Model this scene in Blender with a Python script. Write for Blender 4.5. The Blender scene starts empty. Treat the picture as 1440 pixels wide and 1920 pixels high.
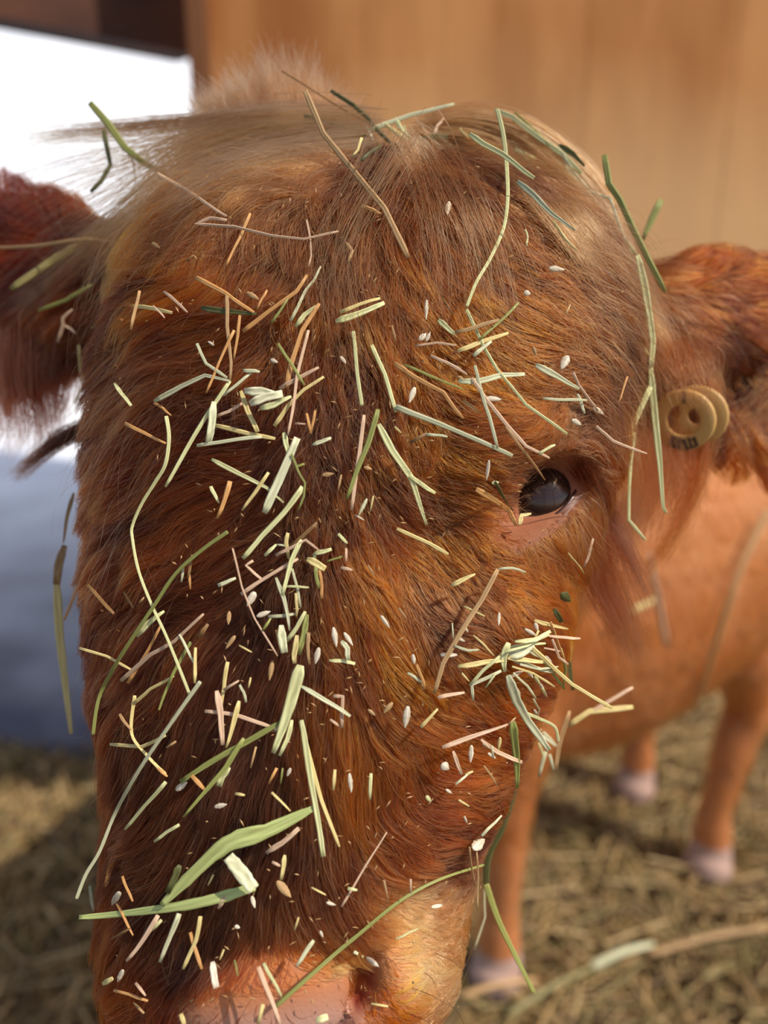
import bpy, bmesh, math, random
import numpy as np
from mathutils import Vector, Matrix
from mathutils.bvhtree import BVHTree
from mathutils.kdtree import KDTree

random.seed(7)
rng = np.random.default_rng(7)
scene = bpy.context.scene
COL = scene.collection

# ------------------------------------------------------------------ camera, sky, sun, exposure
FPX = 1600.0                      # focal length in pixels of the 1440x1920 frame
CAM_H, PITCH = 0.85, math.radians(18)
cam_d = bpy.data.cameras.new('camera')
cam = bpy.data.objects.new('camera', cam_d); COL.objects.link(cam)
cam_d.sensor_fit = 'HORIZONTAL'; cam_d.sensor_width = 36.0
cam_d.lens = FPX / 1440.0 * 36.0
cam_d.clip_start = 0.01; cam_d.clip_end = 200
M = Matrix.Translation((0, 0, CAM_H)) @ Matrix.Rotation(math.pi / 2 - PITCH, 4, 'X')
cam.matrix_world = M
cam_d.dof.use_dof = True
cam_d.dof.focus_distance = 0.340
cam_d.dof.aperture_fstop = 5.4
scene.camera = cam

SUN_TO = Vector((0.60, -0.26, 0.76)).normalized()
sun_d = bpy.data.lights.new('sun', 'SUN'); sun = bpy.data.objects.new('sun', sun_d); COL.objects.link(sun)
sun_d.energy = 4.6; sun_d.angle = math.radians(0.6); sun_d.color = (1.0, 0.93, 0.82)
sun.rotation_euler = SUN_TO.to_track_quat('Z', 'Y').to_euler()
sun.location = SUN_TO * 6

w = bpy.data.worlds.new('sky'); scene.world = w; w.use_nodes = True
nt = w.node_tree; bg = nt.nodes['Background']
sky = nt.nodes.new('ShaderNodeTexSky'); sky.sky_type = 'NISHITA'; sky.sun_disc = False
sky.sun_elevation = math.asin(SUN_TO.z); sky.sun_rotation = math.atan2(SUN_TO.x, SUN_TO.y)
hsv = nt.nodes.new('ShaderNodeHueSaturation'); hsv.inputs['Saturation'].default_value = .78
nt.links.new(sky.outputs[0], hsv.inputs['Color']); nt.links.new(hsv.outputs[0], bg.inputs[0]); bg.inputs[1].default_value = 0.16

scene.view_settings.view_transform = 'Standard'; scene.view_settings.look = 'None'
scene.view_settings.gamma = 1.0; scene.view_settings.use_curve_mapping = False
scene.view_settings.exposure = 0.0
scene.cycles.max_bounces = 12
scene.cycles.transmission_bounces = 8
try:
    scene.cycles_curves.shape = 'RIBBONS'
except Exception:
    pass

# ------------------------------------------------------------------ helpers
Mi = M.inverted()
Mn = np.array(M); Min = np.array(Mi)
def P(px, py, d):
    return M @ Vector(((px - 720) / FPX * d, (960 - py) / FPX * d, -d))
def Pn(px, py, d):
    c = np.stack([(px - 720) / FPX * d, (960 - py) / FPX * d, -d, np.ones_like(d)], -1)
    return (c @ Mn.T)[..., :3]
def to_px(w):                      # (N,3) world -> px, py, depth
    c = np.concatenate([w, np.ones((len(w), 1))], 1) @ Min.T
    d = -c[:, 2]
    return 720 + FPX * c[:, 0] / d, 960 - FPX * c[:, 1] / d, d
def lin(c):
    r = []
    for v in c[:3]:
        v = v / 255.0
        r.append(v / 12.92 if v <= 0.04045 else ((v + 0.055) / 1.055) ** 2.4)
    return r
def linn(a):
    a = np.asarray(a, float) / 255.0
    return np.where(a <= 0.04045, a / 12.92, ((np.maximum(a, 0.05) + 0.055) / 1.055) ** 2.4)
def unit(a):
    return a / np.maximum(np.linalg.norm(a, axis=-1, keepdims=True), 1e-9)

def tag(o, label=None, cat=None, group=None, kind=None):
    if label: o['label'] = label
    if cat: o['category'] = cat
    if group: o['group'] = group
    if kind: o['kind'] = kind
    return o
def link(name, me, mat=None, parent=None):
    o = bpy.data.objects.new(name, me); COL.objects.link(o)
    if mat: me.materials.append(mat)
    if parent:
        o.parent = parent
        o.matrix_parent_inverse = parent.matrix_world.inverted()
    return o
def mesh(name, V, F, mat=None, parent=None, smooth=True):
    me = bpy.data.meshes.new(name); me.from_pydata([tuple(v) for v in V], [], F); me.update()
    if smooth: me.polygons.foreach_set('use_smooth', np.ones(len(me.polygons), bool))
    return link(name, me, mat, parent)
def recenter(o, c):
    o.data.transform(Matrix.Translation(-Vector(c))); o.location = c
    return o

def mat_new(name):
    m = bpy.data.materials.new(name); m.use_nodes = True
    n = m.node_tree; b = n.nodes['Principled BSDF']
    return m, n, b
def mat_noise(name, c1, c2, scale=(1, 1, 1), rough=0.8, detail=6, coord='Object', bump=0.0, spec=0.3, nscale=1.0):
    m, n, b = mat_new(name)
    tc = n.nodes.new('ShaderNodeTexCoord'); mp = n.nodes.new('ShaderNodeMapping'); mp.inputs['Scale'].default_value = scale
    no = n.nodes.new('ShaderNodeTexNoise'); no.inputs['Detail'].default_value = detail; no.inputs['Scale'].default_value = nscale
    cr = n.nodes.new('ShaderNodeValToRGB')
    cr.color_ramp.elements[0].color = (*lin(c1), 1); cr.color_ramp.elements[1].color = (*lin(c2), 1)
    cr.color_ramp.elements[0].position = 0.35; cr.color_ramp.elements[1].position = 0.65
    n.links.new(tc.outputs[coord], mp.inputs[0]); n.links.new(mp.outputs[0], no.inputs['Vector'])
    n.links.new(no.outputs['Fac'], cr.inputs[0]); n.links.new(cr.outputs[0], b.inputs['Base Color'])
    b.inputs['Roughness'].default_value = rough; b.inputs['Specular IOR Level'].default_value = spec
    if bump:
        bp = n.nodes.new('ShaderNodeBump'); bp.inputs['Strength'].default_value = bump; bp.inputs['Distance'].default_value = 0.01
        n.links.new(no.outputs['Fac'], bp.inputs['Height']); n.links.new(bp.outputs[0], b.inputs['Normal'])
    return m

def box(V, F, x0, x1, y0, y1, z0, z1):
    b = len(V)
    V += [(x0, y0, z0), (x1, y0, z0), (x1, y1, z0), (x0, y1, z0), (x0, y0, z1), (x1, y0, z1), (x1, y1, z1), (x0, y1, z1)]
    F += [(b, b+3, b+2, b+1), (b+4, b+5, b+6, b+7), (b, b+1, b+5, b+4), (b+1, b+2, b+6, b+5), (b+2, b+3, b+7, b+6), (b+3, b, b+4, b+7)]

# ------------------------------------------------------------------ the place: wall, beam, straw floor, snow
WY = 1.47
WX = (362 - 720) / FPX * 1.33
wall_mat = mat_noise('weathered_boards', (166, 102, 52), (208, 146, 88), (3.6, 3.6, 0.8), 0.85, 5, bump=0.15, nscale=2.6)
# the boards are paler near the foot, with an uneven edge
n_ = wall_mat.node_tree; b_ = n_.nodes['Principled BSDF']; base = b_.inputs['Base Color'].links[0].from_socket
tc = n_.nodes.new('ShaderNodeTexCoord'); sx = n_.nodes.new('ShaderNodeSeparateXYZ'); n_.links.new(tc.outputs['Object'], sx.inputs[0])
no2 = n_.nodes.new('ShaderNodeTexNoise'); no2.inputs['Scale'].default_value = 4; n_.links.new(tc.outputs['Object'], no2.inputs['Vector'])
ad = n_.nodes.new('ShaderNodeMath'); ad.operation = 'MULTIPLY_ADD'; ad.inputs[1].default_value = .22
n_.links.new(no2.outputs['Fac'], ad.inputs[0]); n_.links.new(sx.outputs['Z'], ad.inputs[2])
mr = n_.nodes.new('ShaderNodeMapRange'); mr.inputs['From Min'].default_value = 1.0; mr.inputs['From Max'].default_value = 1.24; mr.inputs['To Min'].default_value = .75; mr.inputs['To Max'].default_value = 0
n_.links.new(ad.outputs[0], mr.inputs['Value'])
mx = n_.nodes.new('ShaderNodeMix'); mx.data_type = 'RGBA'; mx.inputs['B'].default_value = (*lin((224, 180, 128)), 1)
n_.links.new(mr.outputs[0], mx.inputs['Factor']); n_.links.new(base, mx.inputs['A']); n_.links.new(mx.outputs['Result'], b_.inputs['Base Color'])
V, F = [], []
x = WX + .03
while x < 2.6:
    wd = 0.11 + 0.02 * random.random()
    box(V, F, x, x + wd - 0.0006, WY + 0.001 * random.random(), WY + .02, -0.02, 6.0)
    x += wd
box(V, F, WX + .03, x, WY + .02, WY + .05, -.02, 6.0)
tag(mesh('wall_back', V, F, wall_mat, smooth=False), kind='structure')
V, F = [], []
box(V, F, WX, WX + .028, WY - .02, WY + .06, -0.02, 6.0)
tag(mesh('door_post', V, F, mat_noise('dark_post_wood', (112, 70, 44), (152, 102, 64), (3, 3, .5), .9), smooth=False),
    'dark upright timber post at the edge of the board wall', 'post')
beam_mat = mat_noise('dark_beam_wood', (50, 30, 28), (92, 56, 38), (1, 4, 4), .85, 6, nscale=2)
a = P(352, 112, WY + .02); b = P(-160, 14, 1.22)
d = (b - a).normalized(); up = Vector((0, 0, 1)); sd = d.cross(up).normalized(); up = sd.cross(d)
b = b + d * 0.6
V, F = [], []
for pt in (a, b):
    for (s, u) in ((-.04, 0), (.04, 0), (.04, .22), (-.04, .22)):
        V.append(pt + sd * s + up * u)
F = [(0, 1, 2, 3), (7, 6, 5, 4), (0, 4, 5, 1), (1, 5, 6, 2), (2, 6, 7, 3), (3, 7, 4, 0)]
tag(mesh('overhead_beam', V, F, beam_mat, smooth=False), 'dark brown timber beam over the bright snowy opening', 'beam')

floor_mat = mat_noise('straw_floor', (84, 62, 36), (140, 112, 70), (1, 1, 1), .95, 9, nscale=26, bump=.5)
n = 60
V = [((i / n - .5) * 6, -1.2 + j / n * 3.1, 0.006 * math.sin(i * 2.1) * math.cos(j * 1.7)) for j in range(n + 1) for i in range(n + 1)]
F = [(j*(n+1)+i, j*(n+1)+i+1, (j+1)*(n+1)+i+1, (j+1)*(n+1)+i) for j in range(n) for i in range(n)]
tag(mesh('floor', V, F, floor_mat), kind='structure')
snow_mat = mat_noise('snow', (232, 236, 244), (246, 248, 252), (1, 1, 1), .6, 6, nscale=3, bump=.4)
# muddy snow by the straw, shade painted into its grey; clean snow further out
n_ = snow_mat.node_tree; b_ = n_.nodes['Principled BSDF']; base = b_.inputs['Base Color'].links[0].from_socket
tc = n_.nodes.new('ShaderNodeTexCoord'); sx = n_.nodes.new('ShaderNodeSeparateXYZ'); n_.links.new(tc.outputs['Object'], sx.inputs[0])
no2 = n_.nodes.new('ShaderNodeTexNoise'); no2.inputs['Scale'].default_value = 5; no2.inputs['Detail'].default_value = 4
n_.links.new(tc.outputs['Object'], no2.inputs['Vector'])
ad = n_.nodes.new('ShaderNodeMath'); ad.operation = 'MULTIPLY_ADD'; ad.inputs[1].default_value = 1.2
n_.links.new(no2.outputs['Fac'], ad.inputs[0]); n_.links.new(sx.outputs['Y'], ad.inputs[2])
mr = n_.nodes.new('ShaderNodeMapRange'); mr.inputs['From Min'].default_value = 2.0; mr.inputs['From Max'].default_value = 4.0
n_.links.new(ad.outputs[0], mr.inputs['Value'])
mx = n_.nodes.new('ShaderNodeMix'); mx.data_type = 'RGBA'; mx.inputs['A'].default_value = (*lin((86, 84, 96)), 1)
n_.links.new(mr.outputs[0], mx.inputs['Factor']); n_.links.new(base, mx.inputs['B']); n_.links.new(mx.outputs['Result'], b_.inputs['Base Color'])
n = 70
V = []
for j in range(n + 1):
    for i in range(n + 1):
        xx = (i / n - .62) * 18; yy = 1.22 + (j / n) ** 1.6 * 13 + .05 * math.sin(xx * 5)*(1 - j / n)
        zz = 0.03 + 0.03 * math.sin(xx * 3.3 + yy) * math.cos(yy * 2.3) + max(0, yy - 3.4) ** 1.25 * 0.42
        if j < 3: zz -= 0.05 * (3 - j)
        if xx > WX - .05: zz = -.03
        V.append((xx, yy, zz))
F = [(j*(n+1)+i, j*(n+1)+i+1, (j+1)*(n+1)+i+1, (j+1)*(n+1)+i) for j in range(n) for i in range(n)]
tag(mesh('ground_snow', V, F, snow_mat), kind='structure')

# unseen panel on beams and posts, added out of frame to shade the trodden snow
V, F = [], []
box(V, F, .3, 1.5, .42, .95, 2.2, 2.24)
for xr_ in (.32, 1.46):
    box(V, F, xr_, xr_ + .04, -1.5, .95, 2.14, 2.2)
    box(V, F, xr_, xr_ + .05, -1.55, -1.5, 0, 2.2)
tag(mesh('added_shade_panel', V, F, beam_mat, smooth=False), kind='structure')

# loose straw litter over the floor: nobody could count it
V, F = [], []; MI = []
for i in range(9000):
    yy = random.uniform(.35, 1.45); xx = random.uniform(-.42*yy-.3, .52*yy+.3)
    if min((xx-fx)**2+(yy-fy)**2 for fx, fy in ((.135, .80), (.05, .95), (.454, .985), (.40, 1.16))) < .0016: continue
    L = random.uniform(.02, .11); a = random.uniform(0, math.pi); wd = random.uniform(.001, .0028); z = random.uniform(.004, .022)
    dx, dy = math.cos(a)*L/2, math.sin(a)*L/2; px_, py_ = -math.sin(a)*wd, math.cos(a)*wd; tz = random.uniform(-.008, .012)
    b0 = len(V)
    for sg in (-1, 1):
        V += [(xx+sg*dx+px_, yy+sg*dy+py_, z+sg*tz), (xx+sg*dx-px_, yy+sg*dy-py_, z+sg*tz), (xx+sg*dx, yy+sg*dy, z+sg*tz+wd)]
    F += [(b0, b0+1, b0+4, b0+3), (b0+1, b0+2, b0+5, b0+4), (b0+2, b0, b0+3, b0+5)]
    MI += [i % 4]*3
lit = mesh('straw_litter', V, F, None, smooth=False)
for c in ((150, 120, 72), (116, 100, 54), (98, 74, 40), (172, 144, 98)):
    m, n_, b_ = mat_new('litter_straw'); b_.inputs['Base Color'].default_value = (*lin(c), 1); b_.inputs['Roughness'].default_value = .7; lit.data.materials.append(m)
lit.data.polygons.foreach_set('material_index', np.array(MI, np.int32))
tag(lit, 'loose straw litter strewn over the ground around the hooves', 'straw', kind='stuff')
# ------------------------------------------------------------------ the calf: one continuous body
def loft(V, F, rings):
    b0 = len(V); k = len(rings[0])
    for r in rings: V += [tuple(p) for p in r]
    for i in range(len(rings) - 1):
        for j in range(k):
            j2 = (j + 1) % k
            F.append((b0+i*k+j, b0+i*k+j2, b0+(i+1)*k+j2, b0+(i+1)*k+j))
    F.append(tuple(b0 + j for j in reversed(range(k))))
    e = b0 + (len(rings) - 1) * k
    F.append(tuple(e + j for j in range(k)))
def tube(V, F, pts, k=28):
    """pts: (centre, radius across, radius up, up hint)"""
    rings = []
    C = [Vector(p[0]) for p in pts]
    n = len(pts)
    # resample smoothly
    cs, r1, r2 = [], [], []
    for i in range(n - 1):
        p0, p1, p2, p3 = C[max(i-1, 0)], C[i], C[i+1], C[min(i+2, n-1)]
        for t in np.linspace(0, 1, 7)[:-1]:
            cs.append(0.5*((2*p1)+(p2-p0)*t+(2*p0-5*p1+4*p2-p3)*t*t+(3*p1-p0-3*p2+p3)*t**3))
            s = t*t*(3-2*t)
            r1.append(pts[i][1]*(1-s)+pts[i+1][1]*s); r2.append(pts[i][2]*(1-s)+pts[i+1][2]*s)
    cs.append(C[-1]); r1.append(pts[-1][1]); r2.append(pts[-1][2])
    hint = Vector(pts[0][3]) if len(pts[0]) > 3 else Vector((0, 0, 1))
    for i, c in enumerate(cs):
        t = (cs[min(i+1, len(cs)-1)] - cs[max(i-1, 0)]).normalized()
        a = hint.cross(t).normalized(); u = t.cross(a).normalized()
        rings.append([c + a*(r1[i]*math.cos(q)) + u*(r2[i]*math.sin(q)) for q in np.linspace(0, 2*math.pi, k, endpoint=False)])
    def cap(c, ring, sgn):
        out = []
        cc = sum((Vector(p) for p in ring), Vector()) / len(ring)
        return cc
    # rounded ends
    def shrink(ring, f, off):
        cc = sum((Vector(p) for p in ring), Vector()) / len(ring)
        return [cc + (Vector(p) - cc)*f + off for p in ring]
    t0 = (cs[1]-cs[0]).normalized(); t1 = (cs[-1]-cs[-2]).normalized()
    rm0 = min(r1[0], r2[0]); rm1 = min(r1[-1], r2[-1])
    start = [shrink(rings[0], f, -t0*rm0*o) for f, o in ((.25, .9), (.6, .75), (.88, .4))]
    end = [shrink(rings[-1], f, t1*rm1*o) for f, o in ((.88, .4), (.6, .75), (.25, .9))]
    loft(V, F, start + rings + end)

V, F = [], []
# head: slices at image rows, described as left edge, right edge, ridge, depth of the ridge, depth of the sides, depth of the back
ROWS = [
 (215, 520, 820, 670, .405, .415, .435),
 (240, 430, 930, 670, .385, .412, .46),
 (290, 350, 1040, 672, .366, .409, .48),
 (360, 290, 1110, 672, .354, .407, .495),
 (450, 255, 1150, 668, .347, .407, .505),
 (570, 232, 1172, 660, .340, .407, .515),
 (700, 218, 1170, 648, .337, .407, .515),
 (850, 208, 1135, 632, .335, .407, .51),
 (1000, 200, 1105, 612, .334, .405, .50),
 (1150, 198, 1065, 596, .333, .402, .49),
 (1300, 208, 1030, 580, .331, .398, .48),
 (1400, 222, 990, 572, .330, .394, .47),
 (1500, 232, 952, 562, .329, .389, .46),
 (1600, 232, 915, 552, .327, .395, .45),
 (1700, 222, 885, 542, .325, .39, .44),
 (1800, 212, 872, 530, .322, .385, .43),
 (1900, 212, 858, 520, .322, .38, .425),
 (1980, 240, 820, 515, .328, .38, .42),
 (2050, 320, 740, 515, .342, .38, .41),
 (2085, 430, 620, 515, .365, .38, .39),
]
R = np.array(ROWS, float)
ys = np.concatenate([np.linspace(215, 300, 12), np.linspace(310, 1960, 120), np.linspace(1970, 2085, 16)])
def smooth_interp(col):
    v = np.interp(ys, R[:, 0], R[:, col])
    return v
cols = [smooth_interp(c) for c in range(7)]
K = 160
rings = []
for i, y in enumerate(ys):
    xl, xr, xm, df, ds, db = [cols[c][i] for c in range(1, 7)]
    ring = []
    for q in np.linspace(0, 2*math.pi, K, endpoint=False):
        c, s = math.cos(q), math.sin(q); e = 2 / 2.35
        cx = math.copysign(abs(c)**e, c); sz = math.copysign(abs(s)**e, s)
        dep = ds - (ds - df)*sz if sz > 0 else ds + (db - ds)*(-sz)
        lx = (xl - 720)/FPX*ds; rx = (xr - 720)/FPX*ds; mx = (xm - 720)/FPX*df
        xx = mx + ((rx - mx) if cx > 0 else (mx - lx))*cx
        # perspective of the row: same height for the whole slice
        yy = (960 - y)/FPX*(0.34*0.6 + 0.4*dep)
        ring.append(M @ Vector((xx, yy, -dep)))
    rings.append(ring)
loft(V, F, rings)
# neck, trunk, legs in world space
hc = P(640, 700, .46)
tube(V, F, [(hc, .075, .09), (Vector((.0, .56, .70)), .078, .10), (Vector((.05, .70, .60)), .10, .13), (Vector((.11, .86, .53)), .125, .165)])
tube(V, F, [(Vector((.06, .84, .50)), .10, .17), (Vector((.13, .885, .475)), .13, .215), (Vector((.25, .95, .47)), .15, .225),
            (Vector((.38, 1.02, .49)), .145, .20), (Vector((.48, 1.075, .53)), .125, .165), (Vector((.55, 1.11, .53)), .08, .11)])
def leg(x, y, hip, kx=0.0):
    tube(V, F, [(hip, .065, .075, (0, 1, 0)), (Vector((x*.5+hip.x*.5, y*.5+hip.y*.5, .36)), .05, .058), (Vector((x+kx, y+kx*.5, .26)), .030, .034),
                (Vector((x+kx*.6, y+kx*.3, .21)), .026, .029), (Vector((x, y, .11)), .020, .022), (Vector((x, y, .065)), .025, .026), (Vector((x, y, .03)), .029, .031), (Vector((x-.004, y-.008, .014)), .033, .036)], 20)
FRONT_L, FRONT_R, HIND_L, HIND_R = (.135, .80), (.05, .95), (.454, .985), (.40, 1.16)
leg(*FRONT_L, Vector((.15, .83, .46))); leg(*FRONT_R, Vector((.07, .93, .46)))
leg(*HIND_L, Vector((.46, 1.0, .48)), .03); leg(*HIND_R, Vector((.42, 1.13, .48)), .03)
tube(V, F, [(Vector((.60, 1.13, .60)), .016, .016, (0, 1, 0)), (Vector((.64, 1.16, .5)), .013, .013), (Vector((.645, 1.165, .32)), .016, .016)], 12)
# ears
c_up = (M.to_3x3() @ Vector((0, 1, 0)))
def ear(pts):
    tube(V, F, [(P(*p), r1, r2, c_up) for p, r1, r2 in pts], 30)
ear([((330, 560, .44), .018, .03), ((215, 560, .44), .015, .036), ((60, 540, .455), .013, .050), ((-110, 520, .475), .011, .052), ((-280, 500, .50), .009, .036), ((-380, 490, .515), .006, .015)])
ear([((1080, 640, .44), .02, .03), ((1210, 650, .435), .016, .040), ((1340, 655, .44), .014, .053), ((1480, 690, .46), .012, .056), ((1620, 740, .485), .009, .040), ((1710, 770, .50), .006, .016)])
me = bpy.data.meshes.new('calf_raw'); me.from_pydata(V, [], F); me.update()
bmx = bmesh.new(); bmx.from_mesh(me); bmesh.ops.recalc_face_normals(bmx, faces=bmx.faces); bmx.to_mesh(me); bmx.free()
tmp = bpy.data.objects.new('calf_raw', me); COL.objects.link(tmp)
rm = tmp.modifiers.new('r', 'REMESH'); rm.mode = 'VOXEL'; rm.voxel_size = 0.0026
sm = tmp.modifiers.new('s', 'SMOOTH'); sm.factor = .5; sm.iterations = 16
dg = bpy.context.evaluated_depsgraph_get(); ev = tmp.evaluated_get(dg)
calf_me = bpy.data.meshes.new_from_object(ev)
bpy.data.objects.remove(tmp); bpy.data.meshes.remove(me)
calf_me.name = 'calf'
nv = len(calf_me.vertices)
co = np.empty(nv*3, np.float32); calf_me.vertices.foreach_get('co', co); co = co.reshape(-1, 3).astype(float)
no = np.empty(nv*3, np.float32); calf_me.vertices.foreach_get('normal', no); no = no.reshape(-1, 3).astype(float)
vx, vy, vd = to_px(co)
camdir = unit(np.array(M.translation)[None] - co)
facing = (no*camdir).sum(1)
front = (vd < .50)

def seg_dist(x, y, pts):
    best = np.full(x.shape, 1e9)
    for (ax, ay), (bx, by) in zip(pts[:-1], pts[1:]):
        dx, dy = bx-ax, by-ay
        t = np.clip(((x-ax)*dx+(y-ay)*dy)/(dx*dx+dy*dy), 0, 1)
        best = np.minimum(best, np.hypot(x-ax-t*dx, y-ay-t*dy))
    return best
def g(r): return np.exp(-r*r)
# eye frame in the image
EC = np.array([1013., 932.]); EA = np.array([.735, -.678]); EB = np.array([.678, .735]); EL, EH = 90., 45.
def eye_r(x, y):
    u = (x-EC[0])*EA[0]+(y-EC[1])*EA[1]; v = (x-EC[0])*EB[0]+(y-EC[1])*EB[1]
    return np.sqrt((u/EL)**2+(v/EH)**2), u, v
disp = np.zeros(nv); fr = (facing > -.1) & front
er, eu, evv = eye_r(vx, vy)
disp += fr*(-.016*np.clip(1.35-er, 0, .5)/.5)                      # socket
u2 = (vx-1005)/150; v2 = (vy-830)/60
disp += fr*(.007*np.exp(-(u2**2+v2**2)))                           # brow
disp += fr*(.006*np.exp(-(((vx-960)/110)**2+((vy-1190)/80)**2)))   # cheek bulge
disp += fr*(-.008*np.exp(-(((vx-800)/90)**2+((vy-1010)/110)**2)))  # hollow in front of the eye
# nose pad and nostril
padr = np.sqrt(((vx-505)/175)**2+((vy-1885)/100)**2)
disp += fr*(.006*np.exp(-padr**4))
NOST = [(700, 1788), (682, 1800), (674, 1825), (678, 1852), (668, 1885), (648, 1915), (630, 1945)]
nd = seg_dist(vx, vy, NOST)
inner = [(690, 1810), (688, 1845), (672, 1880)]
disp += fr*(-.010*g(nd/11)-.016*g(seg_dist(vx, vy, inner)/17))
disp += fr*(.0045*np.exp(-(((vx-745)/45)**2+((vy-1840)/75)**2)))   # wing of the nostril
# hollow of the right ear
ear_in = np.exp(-(((vx-1385)/62)**2+((vy-715)/62)**2))
disp += ((vd > .38) & (vx > 1250) & (facing > 0))*(-.017*ear_in)
co2 = co + no*disp[:, None]
calf_me.vertices.foreach_set('co', co2.astype(np.float32).ravel()); calf_me.update()
co = co2
no = np.empty(nv*3, np.float32); calf_me.vertices.foreach_get('normal', no); no = no.reshape(-1, 3).astype(float)
vx, vy, vd = to_px(co)

# colour regions of the coat (image position, colour)
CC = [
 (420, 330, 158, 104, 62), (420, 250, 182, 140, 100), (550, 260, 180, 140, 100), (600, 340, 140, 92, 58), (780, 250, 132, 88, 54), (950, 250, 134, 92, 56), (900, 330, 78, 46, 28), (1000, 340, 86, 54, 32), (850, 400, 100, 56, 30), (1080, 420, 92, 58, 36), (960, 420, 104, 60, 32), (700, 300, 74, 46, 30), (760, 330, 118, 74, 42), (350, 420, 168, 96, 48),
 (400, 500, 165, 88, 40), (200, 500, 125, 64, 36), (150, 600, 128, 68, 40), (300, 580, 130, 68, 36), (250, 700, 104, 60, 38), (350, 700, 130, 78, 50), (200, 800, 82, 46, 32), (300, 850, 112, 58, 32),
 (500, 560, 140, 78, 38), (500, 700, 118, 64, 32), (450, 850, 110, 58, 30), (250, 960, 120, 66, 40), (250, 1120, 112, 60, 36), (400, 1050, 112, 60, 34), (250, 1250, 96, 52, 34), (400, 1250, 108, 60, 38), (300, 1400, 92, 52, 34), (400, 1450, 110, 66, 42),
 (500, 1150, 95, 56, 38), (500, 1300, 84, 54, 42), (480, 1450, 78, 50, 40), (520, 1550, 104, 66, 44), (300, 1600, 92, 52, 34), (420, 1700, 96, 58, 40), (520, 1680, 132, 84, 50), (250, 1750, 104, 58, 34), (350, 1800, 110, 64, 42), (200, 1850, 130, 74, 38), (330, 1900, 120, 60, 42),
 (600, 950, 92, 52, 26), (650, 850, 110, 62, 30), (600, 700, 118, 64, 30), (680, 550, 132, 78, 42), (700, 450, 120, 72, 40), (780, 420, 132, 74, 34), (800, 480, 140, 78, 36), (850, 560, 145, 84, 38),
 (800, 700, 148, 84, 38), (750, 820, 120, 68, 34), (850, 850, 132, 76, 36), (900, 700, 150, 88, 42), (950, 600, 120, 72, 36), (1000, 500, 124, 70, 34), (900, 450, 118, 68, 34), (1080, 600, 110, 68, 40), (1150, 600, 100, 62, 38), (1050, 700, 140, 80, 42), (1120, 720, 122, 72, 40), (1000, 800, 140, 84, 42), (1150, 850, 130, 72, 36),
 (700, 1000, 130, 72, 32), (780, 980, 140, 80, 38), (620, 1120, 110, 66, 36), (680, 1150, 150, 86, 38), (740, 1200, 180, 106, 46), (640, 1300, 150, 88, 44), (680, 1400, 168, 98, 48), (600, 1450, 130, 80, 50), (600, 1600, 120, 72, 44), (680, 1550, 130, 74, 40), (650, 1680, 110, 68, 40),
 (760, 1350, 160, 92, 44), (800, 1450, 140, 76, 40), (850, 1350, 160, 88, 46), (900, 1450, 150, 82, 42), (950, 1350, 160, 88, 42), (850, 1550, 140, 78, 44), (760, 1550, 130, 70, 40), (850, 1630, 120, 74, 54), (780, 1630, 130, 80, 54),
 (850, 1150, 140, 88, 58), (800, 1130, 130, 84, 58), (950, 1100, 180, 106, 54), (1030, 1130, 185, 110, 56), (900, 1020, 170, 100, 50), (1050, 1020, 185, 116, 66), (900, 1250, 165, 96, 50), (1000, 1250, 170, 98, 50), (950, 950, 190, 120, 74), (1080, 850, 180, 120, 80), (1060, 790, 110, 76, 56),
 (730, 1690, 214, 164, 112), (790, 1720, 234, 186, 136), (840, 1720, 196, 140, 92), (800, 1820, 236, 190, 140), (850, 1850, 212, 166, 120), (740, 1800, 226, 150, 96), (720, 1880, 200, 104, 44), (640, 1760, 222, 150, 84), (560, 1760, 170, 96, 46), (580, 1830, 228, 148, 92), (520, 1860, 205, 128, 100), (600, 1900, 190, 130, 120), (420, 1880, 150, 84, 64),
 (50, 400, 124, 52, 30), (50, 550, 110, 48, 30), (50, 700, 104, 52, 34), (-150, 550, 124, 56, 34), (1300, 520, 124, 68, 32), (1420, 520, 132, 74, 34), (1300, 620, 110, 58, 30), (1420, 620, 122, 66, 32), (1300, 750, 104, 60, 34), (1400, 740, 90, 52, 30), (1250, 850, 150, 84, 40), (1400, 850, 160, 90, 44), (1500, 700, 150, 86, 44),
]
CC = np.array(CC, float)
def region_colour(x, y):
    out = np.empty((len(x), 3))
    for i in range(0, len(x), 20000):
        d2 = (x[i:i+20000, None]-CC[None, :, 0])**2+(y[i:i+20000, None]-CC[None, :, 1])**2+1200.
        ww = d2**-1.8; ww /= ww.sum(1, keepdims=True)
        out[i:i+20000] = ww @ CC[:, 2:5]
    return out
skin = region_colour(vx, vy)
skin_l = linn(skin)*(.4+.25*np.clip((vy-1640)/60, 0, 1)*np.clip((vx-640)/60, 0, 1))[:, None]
far = vd > .53
body_col = linn(np.array([176, 108, 60]))[None]*np.ones((nv, 1))
lowleg = co[:, 2] < .055
body_col[lowleg] = linn(np.array([168, 136, 122]))
skin_l[far] = body_col[far]
pad = np.exp(-padr**4)*fr
pt = np.clip((vy-1845)/70+(vx-600)/600, 0, 1)[:, None]
padc = linn(np.array([190, 116, 64]))[None]*(1-pt)+linn(np.array([182, 140, 124]))[None]*pt
skin_l = skin_l*(1-pad[:, None])+padc*pad[:, None]
lid = np.clip(1.7-eye_r(vx, vy)[0], 0, 1)*fr
skin_l = skin_l*(1-.8*lid[:, None])+linn(np.array([170, 104, 72]))[None]*.8*lid[:, None]
nose_in = g(seg_dist(vx, vy, inner)/14)*fr
skin_l = skin_l*(1-nose_in[:, None])+linn(np.array([120, 40, 26]))[None]*nose_in[:, None]
at = calf_me.color_attributes.new('coat', 'FLOAT_COLOR', 'POINT')
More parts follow.
